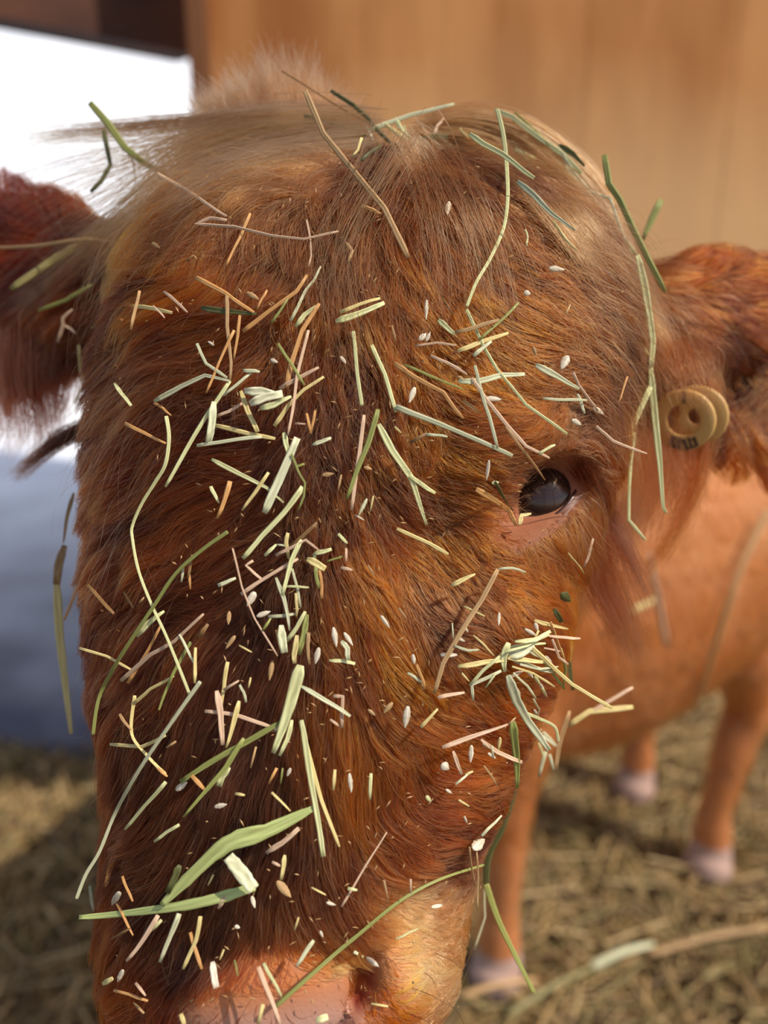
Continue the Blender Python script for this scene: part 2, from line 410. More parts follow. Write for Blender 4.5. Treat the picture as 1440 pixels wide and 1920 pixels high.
at.data.foreach_set('color', np.concatenate([skin_l, np.ones((nv, 1))], 1).astype(np.float32).ravel())
at = calf_me.attributes.new('wet', 'FLOAT', 'POINT'); at.data.foreach_set('value', pad.astype(np.float32))
skin_mat, n_, b_ = mat_new('calf_skin')
a_ = n_.nodes.new('ShaderNodeAttribute'); a_.attribute_name = 'coat'
n_.links.new(a_.outputs['Color'], b_.inputs['Base Color'])
a2 = n_.nodes.new('ShaderNodeAttribute'); a2.attribute_name = 'wet'
mr = n_.nodes.new('ShaderNodeMapRange'); mr.inputs['To Min'].default_value = .75; mr.inputs['To Max'].default_value = .28
n_.links.new(a2.outputs['Fac'], mr.inputs['Value']); n_.links.new(mr.outputs[0], b_.inputs['Roughness'])
nz = n_.nodes.new('ShaderNodeTexVoronoi'); nz.inputs['Scale'].default_value = 620
bp = n_.nodes.new('ShaderNodeBump'); bp.inputs['Strength'].default_value = .16; bp.inputs['Distance'].default_value = .0006
n_.links.new(nz.outputs['Distance'], bp.inputs['Height']); n_.links.new(bp.outputs[0], b_.inputs['Normal'])
b_.inputs['Subsurface Weight'].default_value = .25; b_.inputs['Subsurface Radius'].default_value = (.006, .002, .001); b_.inputs['Subsurface Scale'].default_value = .6
calf_me.materials.clear()
calf_me.polygons.foreach_set('use_smooth', np.ones(len(calf_me.polygons), bool))
calf = link('highland_calf', calf_me, skin_mat)
tag(calf, 'shaggy red-brown calf with hay scattered over its whole face', 'calf')

calf_me.calc_loop_triangles()
nt_ = len(calf_me.loop_triangles)
TRI = np.empty(nt_*3, np.int32); calf_me.loop_triangles.foreach_get('vertices', TRI); TRI = TRI.reshape(-1, 3)
bvh = BVHTree.FromPolygons([Vector(c) for c in co], TRI.tolist())
CAMO = M.translation.copy()
def hit(px, py):
    dr = (P(px, py, 1.0)-CAMO).normalized()
    loc, nrm, idx, dist = bvh.ray_cast(CAMO, dr)
    if loc is None: return None
    return loc, nrm, -(Mi @ loc).z

# eye
hp, hn, hd = hit(*EC)
print('EYE', hd, M.to_3x3().inverted() @ hn)
eye_n = (hn*.7 + (CAMO-hp).normalized()*.5).normalized()
ER = .0178
eye_c = P(EC[0], EC[1], hd) - eye_n*.0098
def uv_sphere(name, c, r, mat, parent, axis, nu=48, nv_=32):
    ax = axis.normalized(); t = ax.orthogonal().normalized(); b = ax.cross(t)
    V, F = [c+ax*r], []
    for i in range(1, nv_):
        th = math.pi*i/nv_
        for j in range(nu):
            ph = 2*math.pi*j/nu
            V.append(c+(ax*math.cos(th)+(t*math.cos(ph)+b*math.sin(ph))*math.sin(th))*r)
    V.append(c-ax*r)
    for j in range(nu): F.append((0, 1+j, 1+(j+1) % nu))
    for i in range(nv_-2):
        for j in range(nu):
            F.append((1+i*nu+j, 1+(i+1)*nu+j, 1+(i+1)*nu+(j+1) % nu, 1+i*nu+(j+1) % nu))
    e = len(V)-1
    for j in range(nu): F.append((e, 1+(nv_-2)*nu+(j+1) % nu, 1+(nv_-2)*nu+j))
    return mesh(name, V, F, mat, parent)
eye_mat, n_, b_ = mat_new('dark_wet_eye')
tcn = n_.nodes.new('ShaderNodeTexNoise'); tcn.inputs['Scale'].default_value = 180
cr = n_.nodes.new('ShaderNodeValToRGB'); cr.color_ramp.elements[0].color = (*lin((20, 14, 14)), 1); cr.color_ramp.elements[1].color = (*lin((64, 40, 32)), 1)
n_.links.new(tcn.outputs['Fac'], cr.inputs[0]); n_.links.new(cr.outputs[0], b_.inputs['Base Color'])
b_.inputs['Roughness'].default_value = .08; b_.inputs['Specular IOR Level'].default_value = .4
uv_sphere('eye', eye_c, ER, eye_mat, calf, eye_n)
lc = P(250, 868, .415)
uv_sphere('eye', lc, .0165, eye_mat, calf, (CAMO-lc).normalized())
# eyelids
def sph_hit(px, py, r):
    d = (P(px, py, 1.)-CAMO).normalized(); oc = CAMO-eye_c
    bq = oc.dot(d); cq = oc.dot(oc)-r*r; dis = bq*bq-cq
    t = -bq-math.sqrt(dis) if dis > 0 else -bq
    return CAMO+d*t
lid_mat, n_, b_ = mat_new('eyelid_skin')
b_.inputs['Base Color'].default_value = (*lin((116, 68, 46)), 1); b_.inputs['Roughness'].default_value = .5; b_.inputs['Subsurface Weight'].default_value = .3
b_.inputs['Subsurface Radius'].default_value = (.004, .0015, .001)
rim_mat, n_, b_ = mat_new('dark_lid_rim')
b_.inputs['Base Color'].default_value = (*lin((58, 34, 30)), 1); b_.inputs['Roughness'].default_value = .3
def almond(a, k):
    """outline point for angle a scaled by k: pointed at the inner corner"""
    c, s = math.cos(a), math.sin(a)
    sh = (abs(s)**1.15)*math.copysign(1, s)*(1.0+.18*c)
    return EC + EA*(EL*c*k*(1.0 if c > 0 else 1.02)) + EB*(EH*sh*k)
LIDP = []
def lid_strip(name, a0, a1):
    N = 40; V, F = [], []
    for i in range(N+1):
        a = a0+(a1-a0)*i/N
        pi = almond(a, .93); p0 = almond(a, 1.0); p1 = almond(a, 1.10); p3 = almond(a, 1.4)
        h3 = hit(*p3)
        r0 = sph_hit(*pi, ER+.0006); q0 = sph_hit(*p0, ER+.0012); q1 = sph_hit(*p1, ER+.0014)
        s3 = h3[0]-h3[1]*.0015
        q2 = q1.lerp(s3, .5)+eye_n*.0008
        V += [r0, q0, q1, q2, s3]; LIDP.append((p0, q0, q1, q2, s3, a))
    for i in range(N):
        for j in range(4): F.append((i*5+j, i*5+j+1, (i+1)*5+j+1, (i+1)*5+j))
    o = mesh(name, V, F, lid_mat, calf)
    o.data.materials.append(rim_mat)
    mi = np.zeros(len(F), np.int32); mi[0::4] = 1
    o.data.polygons.foreach_set('material_index', mi)
    s = o.modifiers.new('s', 'SOLIDIFY'); s.thickness = .0012
    s = o.modifiers.new('d', 'SUBSURF'); s.levels = 1; s.render_levels = 1
    return o
lid_strip('upper_eyelid', math.pi, 2*math.pi)
lid_strip('lower_eyelid', 0, math.pi)
# ------------------------------------------------------------------ fur: every strand a hair curve
FL = [  # x, y, dx, dy, length mm, lift
 (420, 270, -1, -.1, 34, .3), (520, 290, -1, .05, 30, .3), (350, 330, -1, .2, 34, .3), (470, 350, -1, .35, 28, .3), (600, 330, -.8, .5, 24, .35), (330, 400, -.8, .6, 30, .3), (250, 450, -.9, .35, 34, .3), (430, 420, -.6, .8, 26, .3),
 (160, 560, -1, .15, 36, .25), (150, 650, -1, .35, 34, .25), (60, 720, -.6, .8, 30, .4), (300, 600, -1, -.08, 36, .22), (320, 690, -1, -.05, 38, .22), (200, 750, -1, .12, 36, .25), (220, 850, -1, .25, 34, .25), (300, 800, -1, .1, 36, .22), (400, 760, -1, -.05, 34, .22), (400, 900, -1, .2, 34, .22),
 (250, 960, -1, .3, 32, .25), (250, 1100, -1, .5, 32, .25), (400, 1050, -.95, .45, 34, .22), (500, 1000, -.9, .5, 30, .25), (250, 1250, -.85, .65, 34, .22), (400, 1200, -.8, .7, 38, .2), (500, 1150, -.55, .85, 38, .22), (250, 1420, -.75, .75, 34, .22), (400, 1400, -.6, .9, 40, .2), (500, 1330, -.3, 1, 42, .22),
 (250, 1600, -.75, .7, 30, .25), (320, 1600, -.65, .75, 34, .22), (450, 1550, -.35, 1, 40, .22), (250, 1750, -.65, .75, 26, .28), (400, 1750, -.5, .9, 26, .25), (500, 1680, -.2, 1, 36, .22), (220, 1850, -.8, .6, 20, .3), (350, 1860, -.5, .8, 14, .3),
 (580, 1200, -.05, 1, 38, .22), (600, 1400, 0, 1, 42, .2), (600, 1600, .05, 1, 36, .22), (680, 1250, .2, 1, 34, .2), (690, 1430, .15, 1, 38, .2), (720, 1580, .3, 1, 26, .22), (650, 1680, .1, 1, 26, .22),
 (760, 1250, .4, .9, 26, .22), (800, 1400, .55, .75, 20, .25), (860, 1350, .8, .5, 18, .25), (900, 1450, .85, .35, 18, .25), (850, 1550, .9, .3, 15, .25), (950, 1370, .8, .5, 18, .25), (850, 1640, 1, .12, 11, .25), (770, 1630, .9, .3, 13, .25),
 (900, 1250, .8, .6, 14, .25), (960, 1150, .8, .6, 12, .25), (860, 1150, .7, .7, 12, .22), (750, 1100, .5, .8, 22, .22), (680, 1020, .4, .9, 22, .28), (800, 980, .85, .45, 18, .22), (900, 900, 1, .15, 15, .22), (900, 1050, .95, .35, 12, .22), (1050, 1090, .8, .6, 14, .25), (1110, 960, .5, .9, 22, .35), (1000, 1050, .95, .35, 9, .22),
 (1070, 800, .3, -.9, 12, .4), (960, 880, .8, -.3, 10, .25), (1110, 870, .9, .4, 20, .35),
 (620, 900, 0, 1, 16, .55), (560, 800, -.5, .8, 20, .45), (650, 700, 0, 1, 20, .4), (550, 650, -.4, .9, 22, .4), (450, 600, -.8, .5, 28, .3), (400, 500, -.35, .95, 28, .35), (330, 470, -.75, .65, 30, .3), (500, 470, -.1, 1, 26, .38), (600, 430, -.05, 1, 26, .38),
 (750, 400, .15, 1, 26, .4), (700, 550, .05, 1, 24, .4), (800, 600, .25, .95, 22, .38), (720, 800, .2, .95, 18, .42), (620, 1000, 0, 1, 14, .6), (850, 760, .7, .6, 22, .3), (900, 600, .6, .75, 24, .3), (880, 420, .5, .9, 26, .35), (1000, 400, .8, .6, 28, .3), (1000, 560, .9, .4, 28, .28), (1050, 650, 1, .1, 28, .28), (1100, 710, .95, .3, 26, .28), (1150, 620, .8, .6, 26, .3), (980, 760, .9, .35, 22, .25), (1150, 800, .6, .8, 22, .35), (1130, 500, .65, .75, 28, .3), (750, 290, .1, 1, 24, .35), (950, 280, .7, .6, 28, .3),
 (600, 1790, .3, .6, 5, .3), (520, 1760, -.1, .9, 9, .3), (780, 1750, 1, .15, 7, .25), (810, 1850, 1, .2, 8, .3), (750, 1690, .95, .15, 8, .25), (720, 1870, .8, .5, 6, .3), (840, 1730, 1, .2, 10, .28),
 (50, 350, -.3, -.8, 22, .5), (50, 450, -1, -.1, 26, .4), (50, 580, -1, .3, 28, .35), (-150, 500, -1, .2, 28, .4), (120, 400, -.2, -.7, 22, .4),
 (1280, 500, .7, -.4, 18, .4), (1420, 500, .8, -.4, 18, .4), (1300, 600, .9, .25, 22, .35), (1420, 620, .9, .3, 22, .35), (1280, 720, .5, .9, 20, .35), (1420, 800, .4, .9, 24, .4), (1250, 820, .3, 1, 22, .4), (1380, 720, .2, .9, 16, .6),
]
FL = np.array(FL, float)
FL[:, 2:4] = FL[:, 2:4]/np.hypot(FL[:, 2], FL[:, 3])[:, None]
def flow(x, y):
    out = np.empty((len(x), 4))
    for i in range(0, len(x), 20000):
        d2 = (x[i:i+20000, None]-FL[None, :, 0])**2+(y[i:i+20000, None]-FL[None, :, 1])**2+900.
        ww = d2**-2.2; ww /= ww.sum(1, keepdims=True)
        out[i:i+20000] = ww @ FL[:, 2:6]
    return out
def vnoise(p, s, seed):
    """smooth value noise, three channels, on (N,3)"""
    q = p*s; i = np.floor(q).astype(np.int64); f = q-i; f = f*f*(3-2*f)
    out = np.zeros((len(p), 3))
    for dx in (0, 1):
        for dy in (0, 1):
            for dz in (0, 1):
                h = (i[:, 0]+dx)*73856093 ^ (i[:, 1]+dy)*19349663 ^ (i[:, 2]+dz)*83492791 ^ seed*2654435
                wgt = (f[:, 0] if dx else 1-f[:, 0])*(f[:, 1] if dy else 1-f[:, 1])*(f[:, 2] if dz else 1-f[:, 2])
                for c in range(3):
                    hh = (h*(1103515245+c*40503)+12345*(c+1)) & 0x7fffffff
                    hh = (hh ^ (hh >> 13))*1274126177 & 0x7fffffff
                    out[:, c] += wgt*((hh % 100003)/50001.5-1)
    return out

hair_mat = bpy.data.materials.new('coat_hair'); hair_mat.use_nodes = True
n_ = hair_mat.node_tree; n_.nodes.clear()
ou = n_.nodes.new('ShaderNodeOutputMaterial'); hb = n_.nodes.new('ShaderNodeBsdfHairPrincipled')
try: hb.model = 'CHIANG'
except Exception: pass
hb.parametrization = 'COLOR'
a_ = n_.nodes.new('ShaderNodeAttribute'); a_.attribute_name = 'hair_colour'
n_.links.new(a_.outputs['Color'], hb.inputs['Color'])
hb.inputs['Roughness'].default_value = .38; hb.inputs['Radial Roughness'].default_value = .6; hb.inputs['IOR'].default_value = 1.33
n_.links.new(hb.outputs[0], ou.inputs['Surface'])

def hair_object(name, PTS, RAD, COLR, parent, label=None):
    """PTS (N,K,3) RAD (N,K) COLR (N,3) linear"""
    N, K_ = PTS.shape[:2]
    hc_ = bpy.data.hair_curves.new(name)
    hc_.add_curves([K_]*N)
    hc_.attributes['position'].data.foreach_set('vector', PTS.astype(np.float32).ravel())
    ra = hc_.attributes.get('radius') or hc_.attributes.new('radius', 'FLOAT', 'POINT')
    ra.data.foreach_set('value', RAD.astype(np.float32).ravel())
    ca = hc_.attributes.new('hair_colour', 'FLOAT_COLOR', 'CURVE')
    ca.data.foreach_set('color', np.concatenate([COLR, np.ones((N, 1))], 1).astype(np.float32).ravel())
    hc_.materials.append(hair_mat)
    o = bpy.data.objects.new(name, hc_); COL.objects.link(o)
    o.parent = parent
    if label: o['label'] = label
    return o

# roots
T0, T1, T2 = co[TRI[:, 0]], co[TRI[:, 1]], co[TRI[:, 2]]
cr_ = np.cross(T1-T0, T2-T0); area = np.linalg.norm(cr_, axis=1)*.5
tc_ = (T0+T1+T2)/3
tx, ty, td = to_px(tc_)
tn = unit(no[TRI].mean(1))
tface = (tn*unit(np.array(CAMO)[None]-tc_)).sum(1)
head_t = (td < .53)
inframe = (tx > -330) & (tx < 1760) & (ty > -60) & (ty < 2200)
def sample(mask_w, N):
    p = area*mask_w; cdf = np.cumsum(p); cdf /= cdf[-1]
    k = np.searchsorted(cdf, rng.random(N)); k = np.minimum(k, len(area)-1)
    u = rng.random((N, 2)); fl = u.sum(1) > 1; u[fl] = 1-u[fl]
    a, b = u[:, :1], u[:, 1:]
    p = T0[k]*(1-a-b)+T1[k]*a+T2[k]*b
    n = unit(no[TRI[k, 0]]*(1-a-b)+no[TRI[k, 1]]*a+no[TRI[k, 2]]*b)
    return p, n, k
CR, CU, CF = [np.array(M.to_3x3() @ Vector(v)) for v in ((1, 0, 0), (0, 1, 0), (0, 0, -1))]

def coat(N, weight, lens_scale, rad, K_=9, clump_frac=.012, clump=.6, clump_small=.62, name='fur', seed=1, lift_s=1.0, messy=1.0, far=False):
    p, n, k = sample(weight, N)
    x, y, d = to_px(p)
    if not far:
        f = flow(x, y)
        L = f[:, 2]/1000*lens_scale*(0.65+.6*rng.random(N))
        lift = f[:, 3]*lift_s
        dirw = f[:, :1]*CR[None]-f[:, 1:2]*CU[None]
    else:
        ax = np.array([.3, .45, -1.0])
        dirw = np.tile(ax, (N, 1)); L = lens_scale*(0.6+.7*rng.random(N)); lift = np.full(N, .35)*lift_s
    nz1 = vnoise(p, 90, seed); nz2 = vnoise(p, 260, seed+5)
    dirw = dirw+(nz1*.28+nz2*.30+rng.normal(0, .16, (N, 3)))*(messy if far else messy*np.clip(1.45-f[:, 2:3]/44, .6, 1.2))
    t = unit(dirw-n*(dirw*n).sum(1, keepdims=True))
    s = np.linspace(0, 1, K_)[None, :, None]
    lf = (lift*(.55+.9*rng.random(N)))[:, None, None]
    Lx = L[:, None, None]
    pts = p[:, None]+t[:, None]*Lx*(s*(1-.15*s))+n[:, None]*Lx*lf*(s*(1.25-.85*s))
    # follow the flow further along: bend towards the flow at the tip
    if not far:
        x2, y2, d2 = to_px(p+t*L[:, None]*.7)
        f2 = flow(x2, y2)
        dir2 = f2[:, :1]*CR[None]-f2[:, 1:2]*CU[None]+(nz1*.28+nz2*.3)*messy
        t2 = unit(dir2-n*(dir2*n).sum(1, keepdims=True))
        pts = pts+(t2-t)[:, None]*Lx*.6*s**2
    # gravity and waviness
    pts[..., 2] -= (L[:, None]*.10*s[0, :, 0][None]**2)
    side = np.cross(t, n)
    ph = vnoise(p, 120, seed+9)[:, 0]*3.0
    wv = np.sin(s[0, :, 0][None]*5.0*(.7+.6*rng.random((N, 1)))+ph[:, None]+rng.normal(0, .5, (N, 1)))*s[0, :, 0][None]
    pts = pts+side[:, None]*(wv*L[:, None]*.075*messy)[..., None]
    # clumps, two sizes
    for frac, st, pw in ((clump_frac*.22, clump*.55, 1.5), (clump_frac, clump, 1.6), (clump_frac*7, clump_small, 1.2)):
        nc = max(4, int(N*frac)); ci = rng.choice(N, nc, replace=False)
        kd = KDTree(nc)
        for j, c in enumerate(p[ci]): kd.insert(c, j)
        kd.balance()
        near = np.fromiter((kd.find(c)[1] for c in p), np.int64, N)
        cc = ci[near]
        CLUMP['v'] = rng.normal(0, .26, nc)[near] if frac == clump_frac*.22 else CLUMP['v']+rng.normal(0, .30 if frac == clump_frac else .2, nc)[near]
        tgt = pts[cc]
        stv = st*(.5+.7*rng.random(N))[:, None, None]
        pts = pts+(tgt-pts)*np.clip(stv, 0, .95)*s**pw
    rr = rad*(.7+.6*rng.random(N))[:, None]*(1-.72*s[0, :, 0][None]**1.5)
    return p, n, k, pts, rr, x, y, d

def head_weight():
    wgt = ((tface > -.45) & head_t & inframe).astype(float)
    er_, _, _ = eye_r(tx, ty)
    wgt[(er_ < 1.14) & (tface > 0)] = 0
    wgt[(er_ < 1.5) & (er_ >= 1.14) & (tface > 0)] *= .35
    pr = np.sqrt(((tx-500)/165)**2+((ty-1885)/92)**2)
    wgt[(pr < 1) & (tface > 0) & (ty > 1840)] *= .05
    wgt[(pr < 1) & (tface > 0) & (ty <= 1840)] *= .4
    wgt[(seg_dist(tx, ty, NOST) < 13) & (tface > 0)] = 0
    wgt[(seg_dist(tx, ty, inner) < 24) & (tface > 0)] *= .12
    wgt *= np.clip(.35+tface, .25, 1)
    return wgt
HW = head_weight()
CLUMP = {}
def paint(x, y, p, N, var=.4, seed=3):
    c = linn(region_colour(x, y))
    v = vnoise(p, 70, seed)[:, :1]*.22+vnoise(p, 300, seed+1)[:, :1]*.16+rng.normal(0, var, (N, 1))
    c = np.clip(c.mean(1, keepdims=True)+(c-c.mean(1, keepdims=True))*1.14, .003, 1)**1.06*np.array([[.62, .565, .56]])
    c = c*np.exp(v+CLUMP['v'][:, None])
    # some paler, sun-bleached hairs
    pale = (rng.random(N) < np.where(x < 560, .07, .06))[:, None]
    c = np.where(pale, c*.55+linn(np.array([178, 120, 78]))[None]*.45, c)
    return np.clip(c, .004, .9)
FUR_N = 125000
p, n, k, pts, rr, x, y, d = coat(FUR_N, HW, 1.15, .000125, name='fur')
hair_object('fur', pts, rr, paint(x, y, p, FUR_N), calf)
# loose flyaway hairs above the pile
fly_w = HW*np.where((tx > 250) & (tx < 1200) & (ty > 260) & (ty < 1050), 1.0, .10)*np.where((tx < 560) & (ty > 500), .3, 1.)
p, n, k, pts, rr, x, y, d = coat(6000, fly_w, 1.7, .00006, clump=.15, clump_small=.1, seed=21, lift_s=1.3, messy=2.0, K_=11)
fc = paint(x, y, p, 6000)*.84+linn(np.array([186, 130, 86]))[None]*.16
hair_object('flyaway_hair', pts, rr, np.clip(fc, 0, .9), calf)
# body coat, seen only out of focus
bw = ((td >= .53) & (tc_[:, 2] > .07) & (tface > -.2)).astype(float)
p, n, k, pts, rr, x, y, d = coat(45000, bw, .024, .00022, K_=6, clump=.4, seed=31, far=True)
bc = linn(np.array([184, 114, 64]))[None]*np.exp(vnoise(p, 22, 4)[:, :1]*.25+rng.normal(0, .15, (45000, 1)))
hair_object('body_fur', pts, rr, np.clip(bc, 0, .9), calf)

# ------------------------------------------------------------------ long hair: forelock, poll tuft, wisps, from guide strands
def surf_depth(px, py, default):
    h = hit(px, py)
    return h[2] if h else default
def guide(pts, K_=14):
    """pts: list of (px, py, lift_m or depth) -> K points in space; lift < .2 means height over the skin, else a depth"""
    raw = []
    for (px, py, q) in pts:
        if q < .2:
            dd = surf_depth(px, py, None)
            raw.append((px, py, (dd-q) if dd else None))
        else: raw.append((px, py, q))
    ds = [r[2] for r in raw]
    for i, v in enumerate(ds):
        if v is None:
            nb = [u for u in ds[max(0, i-1):i+2] if u is not None] or [.40]
            ds[i] = nb[0]
    W = [P(r[0], r[1], q) for r, q in zip(raw, ds)]
    out = []; n = len(W)
    for u in np.linspace(0, n-1, K_):
        i = min(int(u), n-2); t = u-i
        p0, p1, p2, p3 = W[max(i-1, 0)], W[i], W[i+1], W[min(i+2, n-1)]
        out.append(0.5*((2*p1)+(p2-p0)*t+(2*p0-5*p1+4*p2-p3)*t*t+(3*p1-p0-3*p2+p3)*t**3))
    return np.array([list(v) for v in out])
def band(guides, N, jit, rad, K_=14, lenvar=(.55, 1.05), spread=.6, wave=.0015):
    """strands mixed between neighbouring guides"""
    G = np.array([guide(g_, K_) for g_ in guides])
    u = rng.random(N)*(len(G)-1); i = np.minimum(u.astype(int), len(G)-2); t = (u-i)[:, None, None]
    pts = G[i]*(1-t)+G[i+1]*t
    s = np.linspace(0, 1, K_)[None, :, None]
    pts = pts+rng.normal(0, jit, (N, 1, 3))*(1-spread*s)+rng.normal(0, jit*.9, (N, 1, 3))*s**1.5
    fr_ = rng.uniform(*lenvar, N)
    # cut to length
    sv = np.linspace(0, 1, K_)
    for a in range(N):
        q = sv*min(fr_[a], 1.0)
        pts[a] = np.stack([np.interp(q, sv, pts[a][:, c]) for c in range(3)], 1)
    pts = pts+(np.sin(s*rng.uniform(3, 9, (N, 1, 1))+rng.uniform(0, 6, (N, 1, 1)))*s)*rng.normal(0, wave, (N, 1, 3))
    rr = rad*(.7+.6*rng.random(N))[:, None]*(1-.6*np.linspace(0, 1, K_)[None]**2)
    return pts, rr
def band_col(N, base, var=.18, alt=None, frac=.3):
    c = np.tile(linn(np.array(base))**1.1*.62, (N, 1))*np.exp(rng.normal(0, var, (N, 1)))
    if alt is not None:
        m_ = rng.random(N) < frac; c[m_] = linn(np.array(alt))[None]**1.1*.62*np.exp(rng.normal(0, var, (m_.sum(), 1)))
    return np.clip(c, 0, .92)
def lock(name, parts, label):
    PT, RR, CL = [], [], []
    for (gs, N, jit, rad, base, alt, kw) in parts:
        a, b = band(gs, N, jit, rad, **kw); PT.append(a); RR.append(b); CL.append(band_col(N, base, alt=alt))
    return hair_object(name, np.concatenate(PT), np.concatenate(RR), np.concatenate(CL), calf, label)
TAN, TAN2, RED, DRK = (186, 140, 96), (138, 92, 54), (150, 80, 38), (70, 42, 30)
BR1, BR2 = (158, 112, 70), (112, 72, 42)
lock('forelock', [
 # sweeping right and down
 ([[(820, 215, .012), (900, 205, .010), (1000, 232, .010), (1110, 320, .010), (1190, 450, .011), (1235, 580, .012), (1262, 680, .40)],
   [(800, 235, .012), (890, 228, .010), (1000, 262, .010), (1100, 355, .010), (1175, 470, .011), (1215, 590, .012), (1235, 660, .40)],
   [(780, 255, .012), (880, 255, .010), (985, 300, .010), (1075, 390, .010), (1150, 490, .011), (1200, 600, .011), (1225, 650, .40)],
   [(770, 270, .012), (860, 280, .009), (950, 335, .009), (1030, 420, .009), (1090, 500, .009), (1140, 580, .009), (1165, 640, .012)]],
  1250, .0021, .00011, (150, 104, 64), TAN, dict(lenvar=(.5, 1.05))),
 # loose arcs inside it
 ([[(790, 262, .012), (840, 290, .010), (900, 360, .011), (950, 450, .010), (985, 560, .012), (1000, 640, .010)],
   [(770, 270, .012), (805, 310, .010), (850, 390, .011), (880, 470, .010), (890, 560, .012), (880, 620, .010)],
   [(750, 272, .012), (770, 320, .010), (790, 400, .010), (800, 480, .009), (795, 560, .011), (785, 620, .009)]],
  260, .004, .00007, TAN, RED, dict(wave=.003, lenvar=(.5, 1.0))),
 # strands falling down the middle
 ([[(745, 270, .012), (705, 340, .010), (665, 420, .010), (640, 500, .009), (640, 580, .012), (655, 690, .010)],
   [(735, 275, .012), (690, 350, .010), (640, 430, .010), (612, 510, .009), (625, 600, .011), (650, 720, .010)],
   [(760, 270, .012), (720, 340, .010), (680, 430, .010), (660, 520, .012), (680, 600, .011), (690, 690, .009)]],
  90, .006, .00008, BR1, TAN2, dict(wave=.003, lenvar=(.55, 1.0))),
 # sweeping left across the gap to the ear
 ([[(690, 232, .012), (560, 216, .009), (430, 222, .40), (330, 245, .405), (200, 250, .42), (60, 258, .44), (-40, 270, .45)],
   [(690, 245, .012), (560, 238, .009), (440, 250, .009), (330, 300, .012), (240, 390, .012), (120, 490, .010), (0, 620, .011)],
   [(685, 262, .012), (570, 265, .009), (460, 290, .009), (360, 340, .012), (280, 410, .012), (190, 470, .009), (60, 560, .011)],
   [(675, 290, .012), (590, 300, .009), (490, 318, .009), (400, 350, .012), (320, 400, .011), (260, 440, .011), (190, 480, .012)]],
  1200, .0042, .00009, TAN, BR1, {}),
 ([[(520, 210, .010), (420, 215, .40), (300, 222, .41), (150, 238, .425), (20, 248, .44)],
   [(520, 222, .010), (420, 232, .40), (300, 244, .41), (170, 250, .425), (40, 262, .44)]],
  170, .002, .00008, BR1, BR2, dict(lenvar=(.6, 1.0))),
], 'pale tan forelock sweeping to both sides')
# poll tuft standing up
tg = []
for (bx, by, ex, ey) in ((640, 232, 690, 215), (620, 228, 648, 172), (590, 222, 590, 120), (550, 220, 532, 82), (510, 222, 478, 108), (470, 226, 425, 140), (430, 235, 385, 172), (395, 245, 358, 190)):
    tg.append([(bx, by, .43), ((bx*2+ex)/3, (by*2+ey)/3, .432), ((bx+2*ex)/3, (by+2*ey)/3, .436), (ex, ey, .445)])
lock('poll_tuft', [(tg, 2500, .0042, .00011, (186, 142, 104), (136, 92, 58), dict(lenvar=(.45, 1.02), K_=9))], 'pale upright tuft of hair on the poll')
# ear fringes and wisps
lock('ear_fringe', [
 ([[(0, 620, .44), (-10, 700, .44), (-15, 780, .44), (-20, 850, .442)], [(60, 640, .44), (60, 720, .44), (75, 790, .44), (70, 840, .442)], [(150, 650, .435), (130, 720, .435), (120, 760, .437), (100, 800, .44)]], 900, .005, .00008, (120, 60, 36), (90, 46, 32), dict(K_=9)),
 ([[(230, 760, .415), (150, 800, .42), (90, 830, .425), (30, 890, .43)], [(230, 790, .415), (160, 812, .42), (95, 845, .425), (20, 905, .43)]], 420, .002, .00009, DRK, (96, 54, 36), dict(K_=9, lenvar=(.6, 1))),
 ([[(1345, 700, .42), (1342, 800, .42), (1320, 900, .42), (1280, 1000, .42), (1210, 1085, .42)], [(1335, 720, .42), (1320, 820, .42), (1290, 920, .42), (1242, 1010, .42), (1190, 1095, .42)]], 150, .0022, .00008, (176, 92, 36), (140, 70, 34), dict(K_=9, lenvar=(.7, 1))),
 ([[(1470, 690, .43), (1420, 750, .43), (1340, 790, .43), (1270, 780, .43)], [(1470, 740, .43), (1410, 810, .43), (1360, 860, .43), (1320, 900, .43)], [(1480, 650, .43), (1430, 700, .43), (1370, 740, .43), (1330, 760, .43)]], 90, .005, .00007, (196, 130, 84), (150, 84, 46), dict(K_=9, wave=.003)),
 ([[(1215, 640, .405), (1240, 690, .392), (1262, 735, .390), (1280, 775, .391)], [(1260, 640, .405), (1285, 690, .392), (1302, 740, .390), (1310, 790, .391)], [(1310, 640, .405), (1335, 690, .392), (1345, 750, .390), (1338, 815, .391)]], 300, .004, .000075, (150, 84, 44), (110, 60, 34), dict(K_=9, wave=.002, lenvar=(.3, .85))),
 ([[(1200, 560, .012), (1260, 620, .40), (1290, 700, .40), (1295, 760, .40)], [(1200, 600, .012), (1240, 650, .40), (1250, 720, .40), (1275, 790, .40)], [(1190, 540, .012), (1260, 560, .40), (1310, 590, .40), (1370, 610, .405)]], 110, .004, .00006, (190, 120, 70), TAN, dict(K_=9, wave=.003)),
 ([[(1180, 800, .405), (1190, 870, .41), (1190, 940, .415), (1180, 1000, .42)], [(1240, 830, .42), (1250, 890, .42), (1235, 960, .42), (1215, 1020, .425)], [(1310, 840, .425), (1305, 890, .425), (1300, 940, .43), (1280, 980, .43)]], 650, .006, .00008, (140, 76, 42), (176, 104, 58), dict(K_=9, wave=.002, lenvar=(.4, 1.0))),
], 'longer wispy hair along the ears')
